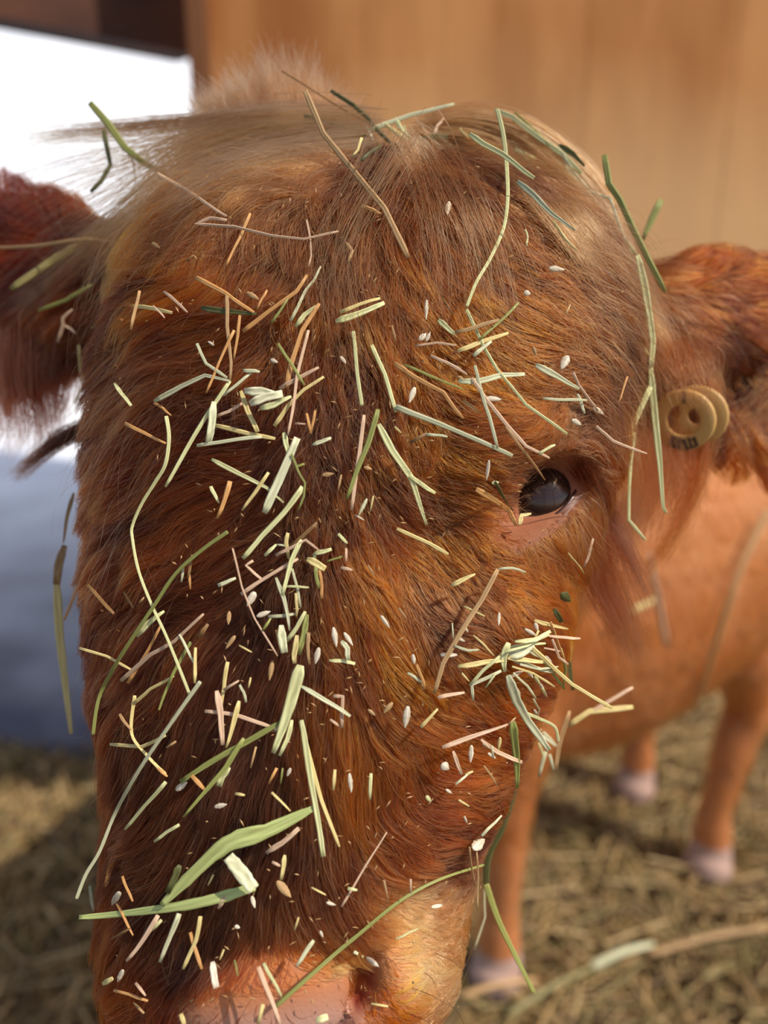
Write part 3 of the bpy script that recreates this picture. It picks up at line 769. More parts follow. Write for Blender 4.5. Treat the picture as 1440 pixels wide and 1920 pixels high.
lock('cheek_wisp', [
 ([[(1078, 880, .006), (1120, 950, .385), (1160, 1030, .39), (1195, 1110, .395)], [(1095, 870, .006), (1140, 950, .39), (1185, 1040, .395), (1220, 1120, .40)], [(1110, 900, .006), (1150, 980, .395), (1185, 1060, .40), (1230, 1160, .405)]], 420, .0025, .00007, (110, 62, 42), (150, 84, 50), dict(K_=9, lenvar=(.5, 1.05))),
 ([[(1130, 990, .395), (1150, 1060, .40), (1180, 1140, .405), (1190, 1210, .41)], [(1090, 1040, .39), (1110, 1110, .395), (1150, 1180, .40), (1180, 1250, .405)]], 500, .004, .00008, (150, 86, 52), (120, 66, 44), dict(K_=9)),
], 'dark wispy hair behind the eye')
# short downy hair on the lids
NL = 3200
lq = rng.integers(0, len(LIDP), NL); lt = rng.random(NL)
LH = np.empty((NL, 5, 3))
for i in range(NL):
    p0, q0, q1, q2, s3, a = LIDP[lq[i]]
    r_ = lt[i]
    base = q1.lerp(q2, r_*2) if r_ < .5 else q2.lerp(s3, r_*2-1)
    out = (s3-q1).normalized(); oth = LIDP[min(len(LIDP)-1, lq[i]+1)]; tan_ = (oth[3]-q2)
    base = base+tan_*rng.random()
    dr_ = (out*.9+eye_n*.35+Vector(rng.normal(0, .35, 3))).normalized(); L_ = rng.uniform(.003, .008)
    for j, t in enumerate(np.linspace(0, 1, 5)): LH[i, j] = list(base+dr_*L_*t-eye_n*(.25*L_*t*t))
hair_object('lid_hair', LH, .00008*(1-.7*np.linspace(0, 1, 5))[None]*np.ones((NL, 1)), band_col(NL, (176, 118, 80), alt=(104, 64, 44), frac=.45), calf)
# eyelashes and whiskers
lash = []
for q in np.linspace(.15, .98, 60):
    a = math.pi+q*math.pi
    e0 = almond(a, 1.02); o_ = almond(a, 1.02+.35); dr = np.array([.55, .55])
    tip = e0+dr*(30+35*q)+rng.normal(0, 5, 2)
    b0 = sph_hit(*e0, ER+.0018); dd = -(Mi @ b0).z
    pp = [P(e0[0], e0[1], dd), P(e0[0]*.6+tip[0]*.4+4, e0[1]*.6+tip[1]*.4-4, dd-.004), P(tip[0], tip[1], dd-.004)]
    lash.append([[list(pp[0]*(1-t)**2+pp[1]*2*t*(1-t)+pp[2]*t*t)] for t in np.linspace(0, 1, 7)])
LP_ = np.array(lash).reshape(60, 7, 3)
hair_object('eyelashes', LP_, .00011*(1-.75*np.linspace(0, 1, 7))[None]*np.ones((60, 1)), band_col(60, (84, 52, 36), alt=(170, 112, 64)), calf)
wk = [[(815, 1787), (845, 1800), (872, 1819)], [(790, 1820), (812, 1838), (826, 1876)], [(772, 1852), (812, 1868), (852, 1893)], [(850, 1720), (880, 1735), (905, 1760)], [(840, 1880), (860, 1900), (872, 1925)], [(760, 1900), (800, 1915), (830, 1945)]]
WPT = np.array([guide([(q[0][0], q[0][1], .001), (q[1][0], q[1][1], .006), (q[2][0], q[2][1], .010)], 9) for q in wk])
hair_object('whiskers', WPT, .00016*(1-.7*np.linspace(0, 1, 9))[None]*np.ones((len(wk), 1)), band_col(len(wk), (60, 36, 26)), calf)
# ------------------------------------------------------------------ hay: every piece a thing of its own
HC = {'c': (240, 234, 196), 'e': (178, 186, 116), 'g': (220, 218, 160), 'G': (152, 154, 84), 'y': (226, 204, 138), 'o': (214, 158, 96), 'p': (216, 180, 150), 'w': (226, 212, 190),
      'b': (140, 104, 62), 'd': (92, 92, 50), 's': (212, 210, 172), 'n': (188, 150, 104), 'q': (146, 134, 84)}
CN = {'e': 'fresh green', 'c': 'cream', 'g': 'pale green', 'G': 'olive green', 'y': 'straw yellow', 'o': 'orange tan', 'p': 'pinkish tan', 'w': 'off-white', 'b': 'dull brown', 'd': 'dark olive', 's': 'sage grey', 'n': 'light tan', 'q': 'drab olive'}
HM = {}
for k_, c_ in HC.items():
    m, n_, b_ = mat_new('hay_' + CN[k_].replace(' ', '_').replace('-', '_'))
    tc = n_.nodes.new('ShaderNodeTexCoord'); mp = n_.nodes.new('ShaderNodeMapping'); mp.inputs['Scale'].default_value = (7, .8, 1)
    oi = n_.nodes.new('ShaderNodeObjectInfo'); n_.links.new(tc.outputs['UV'], mp.inputs[0]); n_.links.new(oi.outputs['Random'], mp.inputs['Location'])
    nz = n_.nodes.new('ShaderNodeTexNoise'); nz.inputs['Scale'].default_value = 1.4; nz.inputs['Detail'].default_value = 4
    n_.links.new(mp.outputs[0], nz.inputs['Vector'])
    cr = n_.nodes.new('ShaderNodeValToRGB')
    l_ = lin(c_); cr.color_ramp.elements[0].position = .3; cr.color_ramp.elements[1].position = .68
    cr.color_ramp.elements[0].color = (l_[0]*.58, l_[1]*.55, l_[2]*.46, 1); cr.color_ramp.elements[1].color = (min(1, l_[0]*1.1), min(1, l_[1]*1.1), min(1, l_[2]*1.12), 1)
    hs = n_.nodes.new('ShaderNodeHueSaturation'); mr = n_.nodes.new('ShaderNodeMapRange'); mr.inputs['To Min'].default_value = .82; mr.inputs['To Max'].default_value = 1.12
    n_.links.new(oi.outputs['Random'], mr.inputs['Value']); n_.links.new(mr.outputs[0], hs.inputs['Value'])
    n_.links.new(nz.outputs['Fac'], cr.inputs[0]); n_.links.new(cr.outputs[0], hs.inputs['Color']); n_.links.new(hs.outputs[0], b_.inputs['Base Color'])
    b_.inputs['Roughness'].default_value = .55; b_.inputs['Specular IOR Level'].default_value = .35
    HM[k_] = m

MARKS = [
 (1200, 1140, 'on the shaded near shoulder'), (1360, 1150, 'on the blurred flank'),
 (545, 150, 'in the poll tuft'), (740, 245, 'on top of the poll'), (900, 240, 'at the forelock top'), (1010, 310, 'on the upper forelock'), (1120, 400, 'on the outer forelock'),
 (1190, 520, 'at the forelock end'), (1215, 640, 'above the ear tag'), (1235, 840, 'over the ear tag'), (1160, 890, 'between eye and ear tag'), (1225, 410, 'behind the forelock'),
 (90, 480, 'on the untagged ear'), (230, 290, 'beside the untagged ear'), (420, 400, 'on the far upper forehead'), (270, 575, 'on the temple near the untagged ear'), (130, 640, 'at the untagged ear base'),
 (640, 400, 'just below the poll'), (900, 430, 'under the forelock'), (1040, 500, 'on the upper brow'), (440, 560, 'on the far forehead'), (560, 620, 'beside the forehead centre'),
 (660, 590, 'at the forehead centre'), (780, 620, 'on the near forehead'), (880, 650, 'high above the eye'), (1050, 700, 'on the brow'), (400, 690, 'on the far temple'), (470, 745, 'in the pale leaf cluster'),
 (570, 740, 'next to the pale leaf cluster'), (690, 720, 'on the middle forehead'), (800, 720, 'on the lower near forehead'), (890, 760, 'above the inner eye corner'), (1100, 780, 'above the outer eye corner'),
 (300, 820, 'on the far side of the face'), (430, 870, 'on the far face at eye level'), (540, 880, 'above the dark swirl'), (670, 880, 'mid face at eye level'), (790, 900, 'inward of the eye'), (930, 920, 'by the inner eye corner'),
 (1000, 970, 'on the eye'), (1100, 1030, 'behind the eye'), (120, 1150, 'hanging beside the dark cheek'), (200, 1120, 'on the dark cheek edge'), (300, 1060, 'on the upper dark cheek'), (280, 1220, 'on the middle dark cheek'),
 (470, 1050, 'beside the dark swirl'), (560, 1050, 'in the dark swirl'), (620, 1050, 'on the near rim of the swirl'), (540, 1180, 'under the dark swirl'), (440, 1160, 'on the far upper nose'), (640, 1210, 'on the upper nose bridge'),
 (800, 1020, 'below the inner eye corner'), (870, 1110, 'under the eye'), (860, 1230, 'beside the cheek clump'), (950, 1240, 'in the cheek clump'), (1040, 1200, 'on top of the cheek clump'), (1010, 1290, 'in the lower cheek clump'),
 (1110, 1320, 'sticking out from the cheek clump'), (780, 1310, 'on the near cheek'), (980, 1390, 'hanging below the cheek clump'), (860, 1420, 'on the lower near cheek'), (640, 1340, 'on the near nose bridge'),
 (540, 1330, 'on the nose bridge'), (430, 1330, 'on the far nose side'), (300, 1350, 'on the lower dark cheek'), (600, 1500, 'on the lower nose bridge'), (680, 1470, 'on the near lower nose'), (500, 1490, 'above the big folded leaf'),
 (370, 1480, 'on the far lower nose'), (250, 1510, 'on the dark face edge'), (430, 1630, 'in the big folded leaf'), (320, 1640, 'under the tip of the folded leaf'), (210, 1660, 'on the lowest dark cheek'), (330, 1760, 'below the folded leaf'),
 (240, 1840, 'at the dark muzzle corner'), (420, 1830, 'on the far muzzle'), (530, 1640, 'above the nose pad'), (510, 1860, 'on the nose pad'), (600, 1800, 'on the upper nose pad'), (690, 1800, 'at the nostril'), (790, 1720, 'on the golden muzzle'),
 (900, 1620, 'at the near muzzle edge'), (820, 1500, 'on the near jaw'), (940, 1580, 'beside the near jaw'), (970, 1790, 'hanging past the muzzle'),
]
def where(x, y):
    return min(MARKS, key=lambda m_: (m_[0]-x)**2+(m_[1]-y)**2)[2]

DATA = '''
S G 13@.405 168,193 205,232 235,275 270,305 315,330
C p 6 295,325 345,352 400,388 425,405
S p 6 425,413 395,408 366,418 440,422 510,440 570,447 635,433
S d 10@.41 195,245 207,310 190,340 170,360
S d 4@.405 282,330 250,360 215,388
C b 3@.41 222,268 250,300 254,350
C n 7:16 245,458 205,455 150,452 70,462 -10,465
S q 17@.424 240,405 170,445 105,482 20,542
S o 6 470,400 455,440 435,480 425,497
S p 4 575,412 581,450 583,480 578,500
S n 12 572,170 605,250 650,305 720,390 765,483
S b 3 528,133 620,190 700,237
S d 8 620,170 660,195 690,220 705,240 730,265 741,275
S s 8 690,245 720,233 770,215 820,202 852,195
S d 6 570,216 600,224 650,240 690,255
S y 6 678,258 670,280 660,293
S d 7 677,300 695,285 715,272
S s 6 655,268 672,262 690,266
S y 8 718,230 745,250 765,262
S g 8 740,222 755,245 768,258
S g 4 757,235 762,250
S p 6 812,255 820,235 832,222
L d 12 785,262 812,258 840,255
S y 4 862,240 870,250 880,260
H w 8 686,235 693,250 700,265
S o 7 678,386 700,393 714,401
H w 13 842,378 838,403
C g 8 932,205 945,260 952,330 953,380 945,430 920,485 893,530 875,575
S g 7 875,580 905,650 930,695 985,760 1030,790 1064,814
L g 9:28 927,205 960,220 1005,255 1055,290 1090,325
L d 11:28 1048,272 1075,290 1096,312
S G 4 965,210 1000,245 1030,275
L g 11:28 880,250 905,270 940,290 980,320 1002,334
L g 11:28 965,280 1000,300 1050,330 1100,380 1150,430 1190,475
L s 11:28 970,340 1000,365 1035,400 1078,432
S s 6:28 1045,275 1075,320 1110,360 1148,374
S s 5:28 1060,310 1090,350 1130,400 1170,440 1195,480
S G 12@.385 1133,290 1140,345 1160,375 1185,430 1215,490 1247,548
S s 5@.386 1142,368 1160,420 1176,462
S G 13@.425 1240,375 1222,408 1205,450
S y 5 1038,415 1060,445 1082,470
S g 4 985,430 989,445 987,462
L g 14@.381 1195,478 1205,530 1215,590 1222,640 1220,692
L g 13@.381 1220,690 1228,770 1238,870 1244,950 1250,962
S y 7@.379 1172,580 1190,630 1217,667
S g 10@.379 1220,725 1190,790 1155,860 1121,922 1131,962
S g 7@.380 1188,810 1182,870 1178,930 1178,975 1211,1013
H w 14 1029,503 1059,506
H w 13 982,549 995,551
H w 20 1065,667 1052,693
H w 9 800,562 799,600
H w 13 786,638 799,625
H w 8 799,640 807,622
H w 13 778,726 767,756
H w 12 910,747 940,749
H w 12 1072,787 1090,797
S n 8 853,623 890,614 936,599
S y 9 858,658 905,640 953,624
S s 8 888,668 907,652 922,640
L g 11 822,599 835,610 853,627
S G 6 898,637 935,605 973,567
S p 5 778,649 820,642 856,648
S p 6 807,667 840,683 876,702
S G 5 758,684 805,706 868,730
S o 9 740,681 775,706 832,735 852,765 868,785
S s 11 742,762 770,775 845,805 905,830 961,855
S g 9 697,647 720,700 743,773
L s 11 859,715 900,713 942,702 984,701
S s 7 890,685 900,720 920,780 933,841
S p 7 884,709 910,750 950,800 985,838 1030,859
S n 5 948,800 985,852 1022,900
L s 13 1005,684 1045,705 1086,729
S p 6 1075,698 1085,722 1102,745 1122,770
H w 12 1112,764 1132,777
S s 6 1018,747 1060,750 1101,750
S s 6 1083,739 1090,757 1096,776
S p 6 1118,799 1150,825 1180,836 1213,851
S o 4 1176,706 1168,730 1160,756
S s 6 799,815 820,817 839,819
L g 14 710,795 735,845 770,897 800,984
S g 9 768,892 790,908 816,925
H w 8 917,862 912,902
S o 11 893,917 930,940 955,958 968,985
S d 6 928,903 945,930 961,957
H g 9 922,906 936,904
L y 9 974,984 978,966 996,963
S g 6 1010,851 1025,843 1041,834
S G 7 72,582 125,565 173,533
S p 6 108,642 120,610 118,597 136,580
S p 5 121,610 132,616 143,626
S y 6 148,647 148,695 154,725 139,757
S y 9 221,574 270,578 323,586
S n 7 262,545 254,580 245,618
S p 4 287,573 298,584 309,596
S p 6 307,547 328,565 351,586
L g 7 214,719 230,740 246,761
S o 9 368,520 425,548 476,586
S o 9 455,621 500,585 555,545 576,515
S o 5 482,579 490,560 501,544
H n 12 462,548 486,562
L d 12 377,577 420,584 481,588
S n 7 425,554 424,610 432,680 431,716
S o 6 450,591 446,630 439,673
S o 6 439,619 410,680 387,737
S s 7 369,644 388,680 426,708
L s 10 289,753 340,725 385,705 431,714
S g 8 431,714 390,780 350,846 310,913
S o 5 289,755 305,765 321,779
S o 7 234,793 270,810 311,831
C g 7:14 312,780 317,820 310,870 290,905 265,945 248,985 248,1010 260,1070 285,1135 315,1200 357,1306
L s 15 401,753 397,790 391,831
S s 8 369,836 430,828 491,819
S y 9 402,797 450,808 516,823
L c 17:16 458,733 490,732 522,742
L c 17:18 468,757 498,747 530,738
L g 13:15 488,766 515,760 546,743
L y 10 451,733 465,770 483,810
S p 7 404,781 430,773 456,755
S s 6 419,742 445,722 472,699
S s 7 456,695 470,696 487,697
S p 8 524,729 560,711 598,689
S y 8 514,799 540,760 570,730 607,706
S o 10 537,726 545,685 565,620 599,569
L g 9 554,613 572,592 598,571
S G 6 521,644 545,680 571,722
S p 6 578,619 555,705 547,770 540,816
S G 5 509,606 525,582 541,559
S s 6 545,601 572,545 588,525 601,499
S y 8 637,586 675,572 713,559
L g 12 629,603 670,587 721,568
C g 8 662,621 668,695 678,761
S p 8 683,778 675,850 665,920 659,956
S G 10 709,768 690,830 672,875 650,936
L s 16 496,962 530,885 558,821
L g 10 532,811 535,830 541,852
S G 5 546,851 560,885 573,905 570,930 559,957
S G 5 555,876 563,872 571,870
L g 9 397,861 450,890 500,915 532,942
S y 7 504,886 480,920 454,957
S g 7 395,912 402,926 411,943
S o 10 431,902 420,935 407,972
S g 12 568,913 530,960 490,1003 455,1047
L s 8 586,834 603,827 621,821
S o 6 575,775 583,813
S o 5 591,770 583,812
S p 4 553,794 573,795
H w 10 507,674 521,680
H w 8 638,668 649,682
H n 11 604,891 626,888
H n 9 682,876 698,880
L n 8@.40 138,924 130,962 119,1018
L n 16@.405 121,1022 112,1060 106,1096
L y 17@.41 106,1088 112,1200 122,1290 134,1376
S o 7 176,991 160,1050 140,1105 121,1163
S o 5 160,1052 167,1056
C G 8:15 427,997 380,1030 330,1075 290,1135 250,1195 215,1250 185,1310 174,1378
S o 5 176,1378 190,1395 213,1433
L g 13 256,1193 280,1168 308,1146
S p 8 227,1277 280,1225 325,1200 382,1151
S o 7 239,1281 270,1230 301,1174
S y 6 149,1215 200,1232 247,1256
S b 8 164,1097 190,1125 213,1151
S b 6 174,1134 193,1146
S s 5 336,1189 352,1220 368,1252
C G 6 358,1204 325,1260 310,1295 298,1332
S y 7 247,1321 280,1290 326,1267
C y 7 253,1304 247,1375 275,1415 311,1452
C s 8:17 376,1278 320,1355 262,1437 215,1520 185,1595 160,1640 143,1686
S y 7 366,1214 366,1245 365,1281
S y 7 206,1395 265,1400 311,1379
S n 6 224,1339 235,1354 246,1369
S s 8 409,1098 425,1091 442,1084
S p 8 452,1114 493,1089 527,1067 559,1048
S p 6 475,1051 461,1060 478,1075 494,1089
L g 9 496,1042 518,1021
S s 4 518,1021 534,1023
S y 8 540,999 537,1018 542,1048
S p 6 517,1041 549,1025 573,1013 599,1032
L g 9 565,1012 549,1053 530,1117
L s 8 517,1083 531,1122 543,1182
S s 6 548,1066 558,1102 564,1139
S g 5 530,1100 579,1102
L g 9 588,1039 605,1035 622,1030
S g 7 590,1038 589,1054
L y 14 575,1048 592,1057 610,1067
S G 8 592,1063 594,1083 598,1103
S o 7 599,1068 603,1100 603,1123
S G 4 612,1053 628,1048 645,1042
S p 5 649,1028 649,1054
S p 7 639,1064 661,1069
S b 9 544,1026 570,1002 594,979
H w 18 478,1110 463,1137
H w 12 481,1156 508,1146
S s 7 503,1156 554,1151
S y 6 554,1112 556,1156
S G 6 492,1183 508,1159
L s 16 527,1172 533,1224
S o 7 519,1181 525,1217
S g 10 537,1202 556,1176 572,1146
L y 11 557,1191 551,1227 552,1244
L G 11 576,1152 568,1190 559,1227
H w 13 625,1176 631,1214
H w 10 645,1186 662,1211
H w 13 598,1214 591,1246
H n 12 511,1239 505,1277
L s 10 640,1202 652,1215 652,1238
L g 7 617,1238 640,1240 666,1244
H w 9 714,1154 731,1178
S n 7 579,1186 578,1210 580,1246
H n 10 430,1146 428,1172
H n 11 441,1192 423,1217
S y 4 448,1210 472,1223
S g 7 634,1001 651,1019
H w 5 665,965 684,976
L p 12 406,1295 413,1340 417,1397
S y 8 427,1241 422,1290 414,1332
S p 6 419,1294 448,1276
S s 6 449,1284 456,1298 462,1317
S p 8 384,1333 440,1343 508,1363
L y 10 448,1314 436,1360 424,1402
L g 24 563,1247 543,1320 512,1412
L g 9 548,1350 537,1384 524,1417
L s 9 565,1287 610,1315 657,1343
S p 8 625,1305 642,1306 641,1365
S p 6 619,1349 637,1362
L g 11 565,1350 578,1440 590,1510 606,1606
S y 8 563,1352 582,1420 605,1500 636,1588
L G 11 527,1354 450,1400 385,1437 338,1466
L G 10 457,1384 425,1440 380,1490 344,1532
S g 8 311,1466 270,1510 234,1555
S g 7 336,1546 312,1560 289,1578
S o 9 359,1454 383,1480
S o 6 294,1439 314,1456
H w 14 330,1482 351,1466
L g 13 430,1438 418,1455 410,1474
H w 12 402,1513 426,1508
H w 11 655,1450 659,1487
S y 6 441,1488 459,1491
S y 7 628,1443 625,1482
S g 7 696,1450 694,1499
S o 6 519,1440 504,1469
S y 5 509,1486 528,1502 544,1521
L p 10 499,1599 530,1580 561,1553
L y 9 534,1603 532,1622 527,1650
S p 6 510,1616 526,1624
H n 18 519,1652 546,1683
L d 14 337,1622 330,1640 314,1674
L o 11 212,1605 206,1625 197,1663
S o 6 229,1643 238,1664 249,1690
S s 6 169,1661 173,1686 179,1714
H w 16 225,1672 209,1698
S o 5 219,1694 233,1722 249,1754
S p 9 296,1716 270,1755 237,1802
S s 10 336,1713 319,1755 299,1804
S y 9 376,1718 366,1762 343,1817
S o 8 357,1748 367,1782 379,1817
S g 8 303,1725 281,1747
S p 9 422,1682 409,1704
H w 10 472,1680 478,1703
H w 9 440,1736 450,1740
L w 13 399,1803 402,1825 406,1852
S o 6 213,1857 243,1862 277,1877
H w 12 231,1818 220,1842
L y 11 192,1845 212,1834
S p 6 254,1843 273,1867
S p 9 484,1813 507,1870 526,1922
S g 7 494,1806 510,1835 528,1867
S y 9 493,1883 484,1921
S y 10 339,1901 346,1922
L g 13 592,1914 615,1906
S s 8 588,1763 573,1784 556,1812
C G 7:6 516,1888 620,1797 673,1753 750,1690 823,1650 908,1622
H w 11 687,1795 711,1813
S s 7 664,1785 681,1794
S y 5 696,1882 728,1887
S y 4 584,1664 611,1678
H w 8 612,1692 630,1697
S g 7 652,1666 670,1669
S g 4 742,1761 784,1741
H w 9 809,1701 830,1697
S p 5 770,1648 770,1675
S y 8 744,991 790,1014 841,1039
S n 10 933,1067 905,1125 865,1190 832,1245 814,1300
S s 5 935,1067 960,1066 986,1073
L y 10 846,1098 868,1088 891,1076
H w 7 936,1148 935,1174
L w 10 826,1228 857,1228
S s 6 764,1262 778,1270 791,1281
S o 6 781,1246 790,1270 797,1292
H w 10 774,1227 777,1246
S p 8 821,1308 845,1303 871,1299
S y 7 789,1364 803,1347 821,1329
H w 16 765,1324 759,1366
H n 12 736,1317 719,1338
L p 9 829,1401 890,1380 955,1357
S n 4 955,1357 968,1344
L y 10 859,1249 911,1239 950,1236
L y 10 952,1234 985,1236 1018,1242
L s 22 954,1229 978,1222 1002,1211
L g 15 954,1205 945,1231 946,1260
S g 7 937,1230 906,1256 880,1285
S s 7 940,1258 911,1273 886,1285 887,1313
L g 8 966,1203 1006,1199 1032,1183
S g 7 957,1214 994,1205 1023,1206
S y 9:14 1000,1216 1022,1237 1044,1259 1072,1284 1110,1306 1148,1327
S G 6 1018,1238 1038,1264 1059,1292
S y 12@.41 1066,1360 1105,1334 1140,1330 1187,1326
S p 8@.41 1104,1338 1145,1314 1187,1289
L s 9 954,1231 981,1242 1037,1260
S p 9 955,1270 984,1255
L s 17:14 952,1266 967,1314 989,1353 1029,1407
L s 14:14 999,1363 1020,1380 1043,1399
H w 9 988,1256 1000,1272
H g 9 1002,1268 1014,1286
H w 9 1012,1281 1021,1300
H g 8 1016,1290 1026,1308
L y 8 1002,1163 1033,1170 1065,1179
S o 6 1032,1166 1050,1212 1059,1241
S p 6 1035,1199 1047,1234 1065,1246
S p 6 1029,1192 1060,1194 1088,1197
L d 10 1070,1198 1068,1245 1074,1294
S y 4 1073,1184 1070,1204
L d 13 1039,1142 1053,1166
H w 9 984,1179 1007,1193
H w 9 1003,1168 1009,1184
S y 4 869,1137 889,1147 909,1156
S y 4 888,1191 905,1208 926,1229
S s 5 852,1211 880,1219 898,1218
L n 9 1068,1333 1050,1398 1041,1447
C g 7 985,1338 1011,1348 1039,1364 1047,1391
S s 5 1026,1330 1013,1365
L G 16 961,1352 967,1412 970,1478
S d 6 1007,1375 978,1434 957,1474
C d 15 964,1475 940,1550 915,1605 911,1660
C G 11@.385 911,1658 935,1725 965,1790 1002,1862
L p 8 902,1386 933,1409 979,1429
H w 11 884,1397 882,1431
L p 8 850,1408 866,1452
H w 20 828,1432 842,1443
H y 9 938,1382 934,1408
H g 10 799,1492 808,1504
S s 8 1023,1409 1010,1457
S s 7 1030,1414 1038,1444
S y 6 872,1453 887,1446
S s 5 854,1471 877,1452
S n 4 907,1436 932,1474
H w 24 886,1592 909,1573
S s 6 903,1567 941,1529
S n 4 880,1588 885,1620 891,1662
S n 4 894,1598 896,1650 895,1706
S s 4 909,1638 911,1720 889,1782
S p 5 1112,1009 1105,1040 1094,1064
S y 3 1065,1037 1080,1056 1096,1076
L w 9@.42 1079,1090 1097,1086 1116,1085
H d 22 1052,1112 1070,1128
C n 13@-1 1440,958 1385,1075 1335,1230 1305,1335
S y 12@-1 1226,1124 1178,1149
S p 12@-1 1218,1036 1236,1120 1251,1214
S n 6 648,455 660,470 652,492
S p 4 640,1700 700,1600 725,1560
H s 9 688,935 672,968
S g 5 948,1222 990,1213 1030,1190
S y 5 960,1250 1000,1262 1040,1288
S s 5 962,1262 990,1285 1005,1310
S g 4 930,1262 910,1290
S s 5 975,1246 1012,1252 1047,1250
L s 9 990,1218 1012,1230 1030,1250
S y 5 1010,1182 1000,1205 985,1225
S p 4 1020,1215 1055,1222
H w 8 1022,1230 1036,1245
H w 8 968,1290 976,1308
S G 5 1052,1215 1060,1255 1056,1290
S s 4 1000,1310 1012,1330 1006,1352
H w 8 1001,1330 1010,1348
S g 5 1010,1392 1020,1418 1016,1440
H w 8 905,1392 918,1404
H w 8 915,1412 930,1422
S s 4 922,1398 926,1424
S y 4 866,1262 880,1278
H w 7 868,1172 878,1186
H w 7 858,1196 872,1203
S s 3 848,1168 850,1198
S n 4 690,1060 702,1078
H n 8 690,1330 704,1342
S n 4 748,1140 762,1160
H w 7 836,1480 848,1488
S y 5 860,1500 880,1512
H w 6 870,1530 876,1544
S b 6 360,1040 352,1085
S s 5 344,1065 340,1092
S o 5 354,1070 357,1105
S n 5 262,1130 270,1120
L b 9 390,1170 372,1195
S b 5 232,1110 250,1140
S n 5 330,1390 312,1402
S y 4 470,1270 466,1290
S G 4 530,1440 526,1470
H w 9 545,1440 538,1456
H w 9 520,1358 515,1372
S n 5 480,1400 470,1440
S y 4 700,930 694,960
S n 4 735,610 742,640
S b 4 830,560 850,590
H n 8 858,705 872,716
L b 8 868,750 900,775
S y 5 740,800 752,812
S b 8 770,830 800,812
S n 4 640,890 634,920
S n 4 1060,590 1070,570
H n 8 1000,650 1006,668
S n 4 430,800 450,815
S b 4 350,490 362,478
H n 9 285,455 300,465
S o 5 230,600 185,595
S G 4 208,592 170,615
H w 6 390,640 402,648
S y 4 400,1640 390,1660
S G 4 440,1800 446,1830
S y 4 420,1780 412,1800
S b 5 210,1760 245,1740
S n 5 270,1900 250,1880
S y 4 560,1720 552,1745
S n 4 720,1650 728,1690
H w 6 600,1745 606,1758
S p 4 436,1028 455,1100 480,1160 520,1230
'''
GROUP = {'S': 'hay stalks scattered over the calf face', 'C': 'hay stalks scattered over the calf face', 'L': 'hay leaf blades scattered over the calf face', 'H': 'seed husks scattered over the calf face'}
NAME = {'S': ('hay_stalk', 'hay stalk'), 'C': ('hay_stalk', 'hay stalk'), 'L': ('hay_leaf', 'hay leaf'), 'H': ('seed_husk', 'seed husk')}

def place_line(pts, lift, depth):
    """image polyline -> samples resting on the coat (or at a depth), as (x, y, d, isnode)"""
    out = []
    for (a, b) in zip(pts[:-1], pts[1:]):
        m_ = max(2, int(math.hypot(b[0]-a[0], b[1]-a[1])/14))
        for i in range(m_):
            t = i/m_; out.append([a[0]+(b[0]-a[0])*t, a[1]+(b[1]-a[1])*t])
    out.append(list(pts[-1]))
    ds = []
    for q in out:
        if depth == -1:
            h = hit(*q); ds.append(h[2]-.022 if h and h[2] > .5 else None)
        elif depth: ds.append(depth)
        else:
            h = hit(*q)
            ds.append(h[2]-lift*(1+.7*(1-max(0, h[1].dot((CAMO-h[0]).normalized())))) if h and h[2] < .46 else None)
    known = [(i, v) for i, v in enumerate(ds) if v is not None]
    if not known: ds = [.395]*len(ds)
    else: ds = list(np.interp(range(len(ds)), [k[0] for k in known], [k[1] for k in known]))
    ds = np.array(ds)
    for _ in range(3):
        if len(ds) > 3:
            e = np.pad(ds, 1, mode='edge'); ds = np.minimum(ds, (e[:-2]+e[1:-1]+e[2:])/3)
    for _ in range(4):
        if len(ds) > 3:
            e = np.pad(ds, 1, mode='edge'); ds = np.concatenate([[ds[0]], ((e[:-2]+e[1:-1]+e[2:])/3)[1:-1], [ds[-1]]])
    return np.array(out), ds
def catmull(pts, per=6):
    out = []; n = len(pts)
    for i in range(n-1):
        p0, p1, p2, p3 = [np.array(pts[min(max(j, 0), n-1)], float) for j in (i-1, i, i+1, i+2)]
        for t in np.linspace(0, 1, per+1)[:-1]:
            out.append(tuple(0.5*((2*p1)+(p2-p0)*t+(2*p0-5*p1+4*p2-p3)*t*t+(3*p1-p0-3*p2+p3)*t**3)))
    out.append(tuple(pts[-1])); return out
def ribbon(W, widths, thick, prof, hint=None):
    """sweep a flattened profile along world points W"""
    V, F, UV = [], [], []
    n = len(W); k = len(prof)
    for i in range(n):
        t = (W[min(i+1, n-1)]-W[max(i-1, 0)]).normalized()
        nrm = (CAMO-W[i]).normalized() if hint is None else hint
        sdv = t.cross(nrm)
        if sdv.length < 1e-4: sdv = t.orthogonal()
        sdv.normalize(); up = sdv.cross(t).normalized()
        for (a, b) in prof:
            V.append(W[i]+sdv*(a*widths[i]*.5)+up*(b*thick[i]))
    for i in range(n-1):
        for j in range(k):
            F.append((i*k+j, i*k+(j+1) % k, (i+1)*k+(j+1) % k, (i+1)*k+j))
    F.append(tuple(reversed(range(k)))); F.append(tuple((n-1)*k+j for j in range(k)))
    return V, F
ROUND = [(1, 0), (.8, .62), (.35, .8), (0, .5), (-.35, 1), (-.8, .62), (-1, 0), (0, -.9)]
FLAT = [(-1, .25), (-.5, .0), (0, -.35), (.5, .0), (1, .25), (1, .75), (.5, .5), (0, .15), (-.5, .5), (-1, .75)]
def set_uv(me, k, n, aspect):
    uv = me.uv_layers.new(name='UVMap')
    vi = np.empty(len(me.loops), np.int32); me.loops.foreach_get('vertex_index', vi)
    U = np.stack([(vi % k)/k, (vi//k)/max(1, n-1)*aspect], 1)
    uv.data.foreach_set('uv', U.astype(np.float32).ravel())
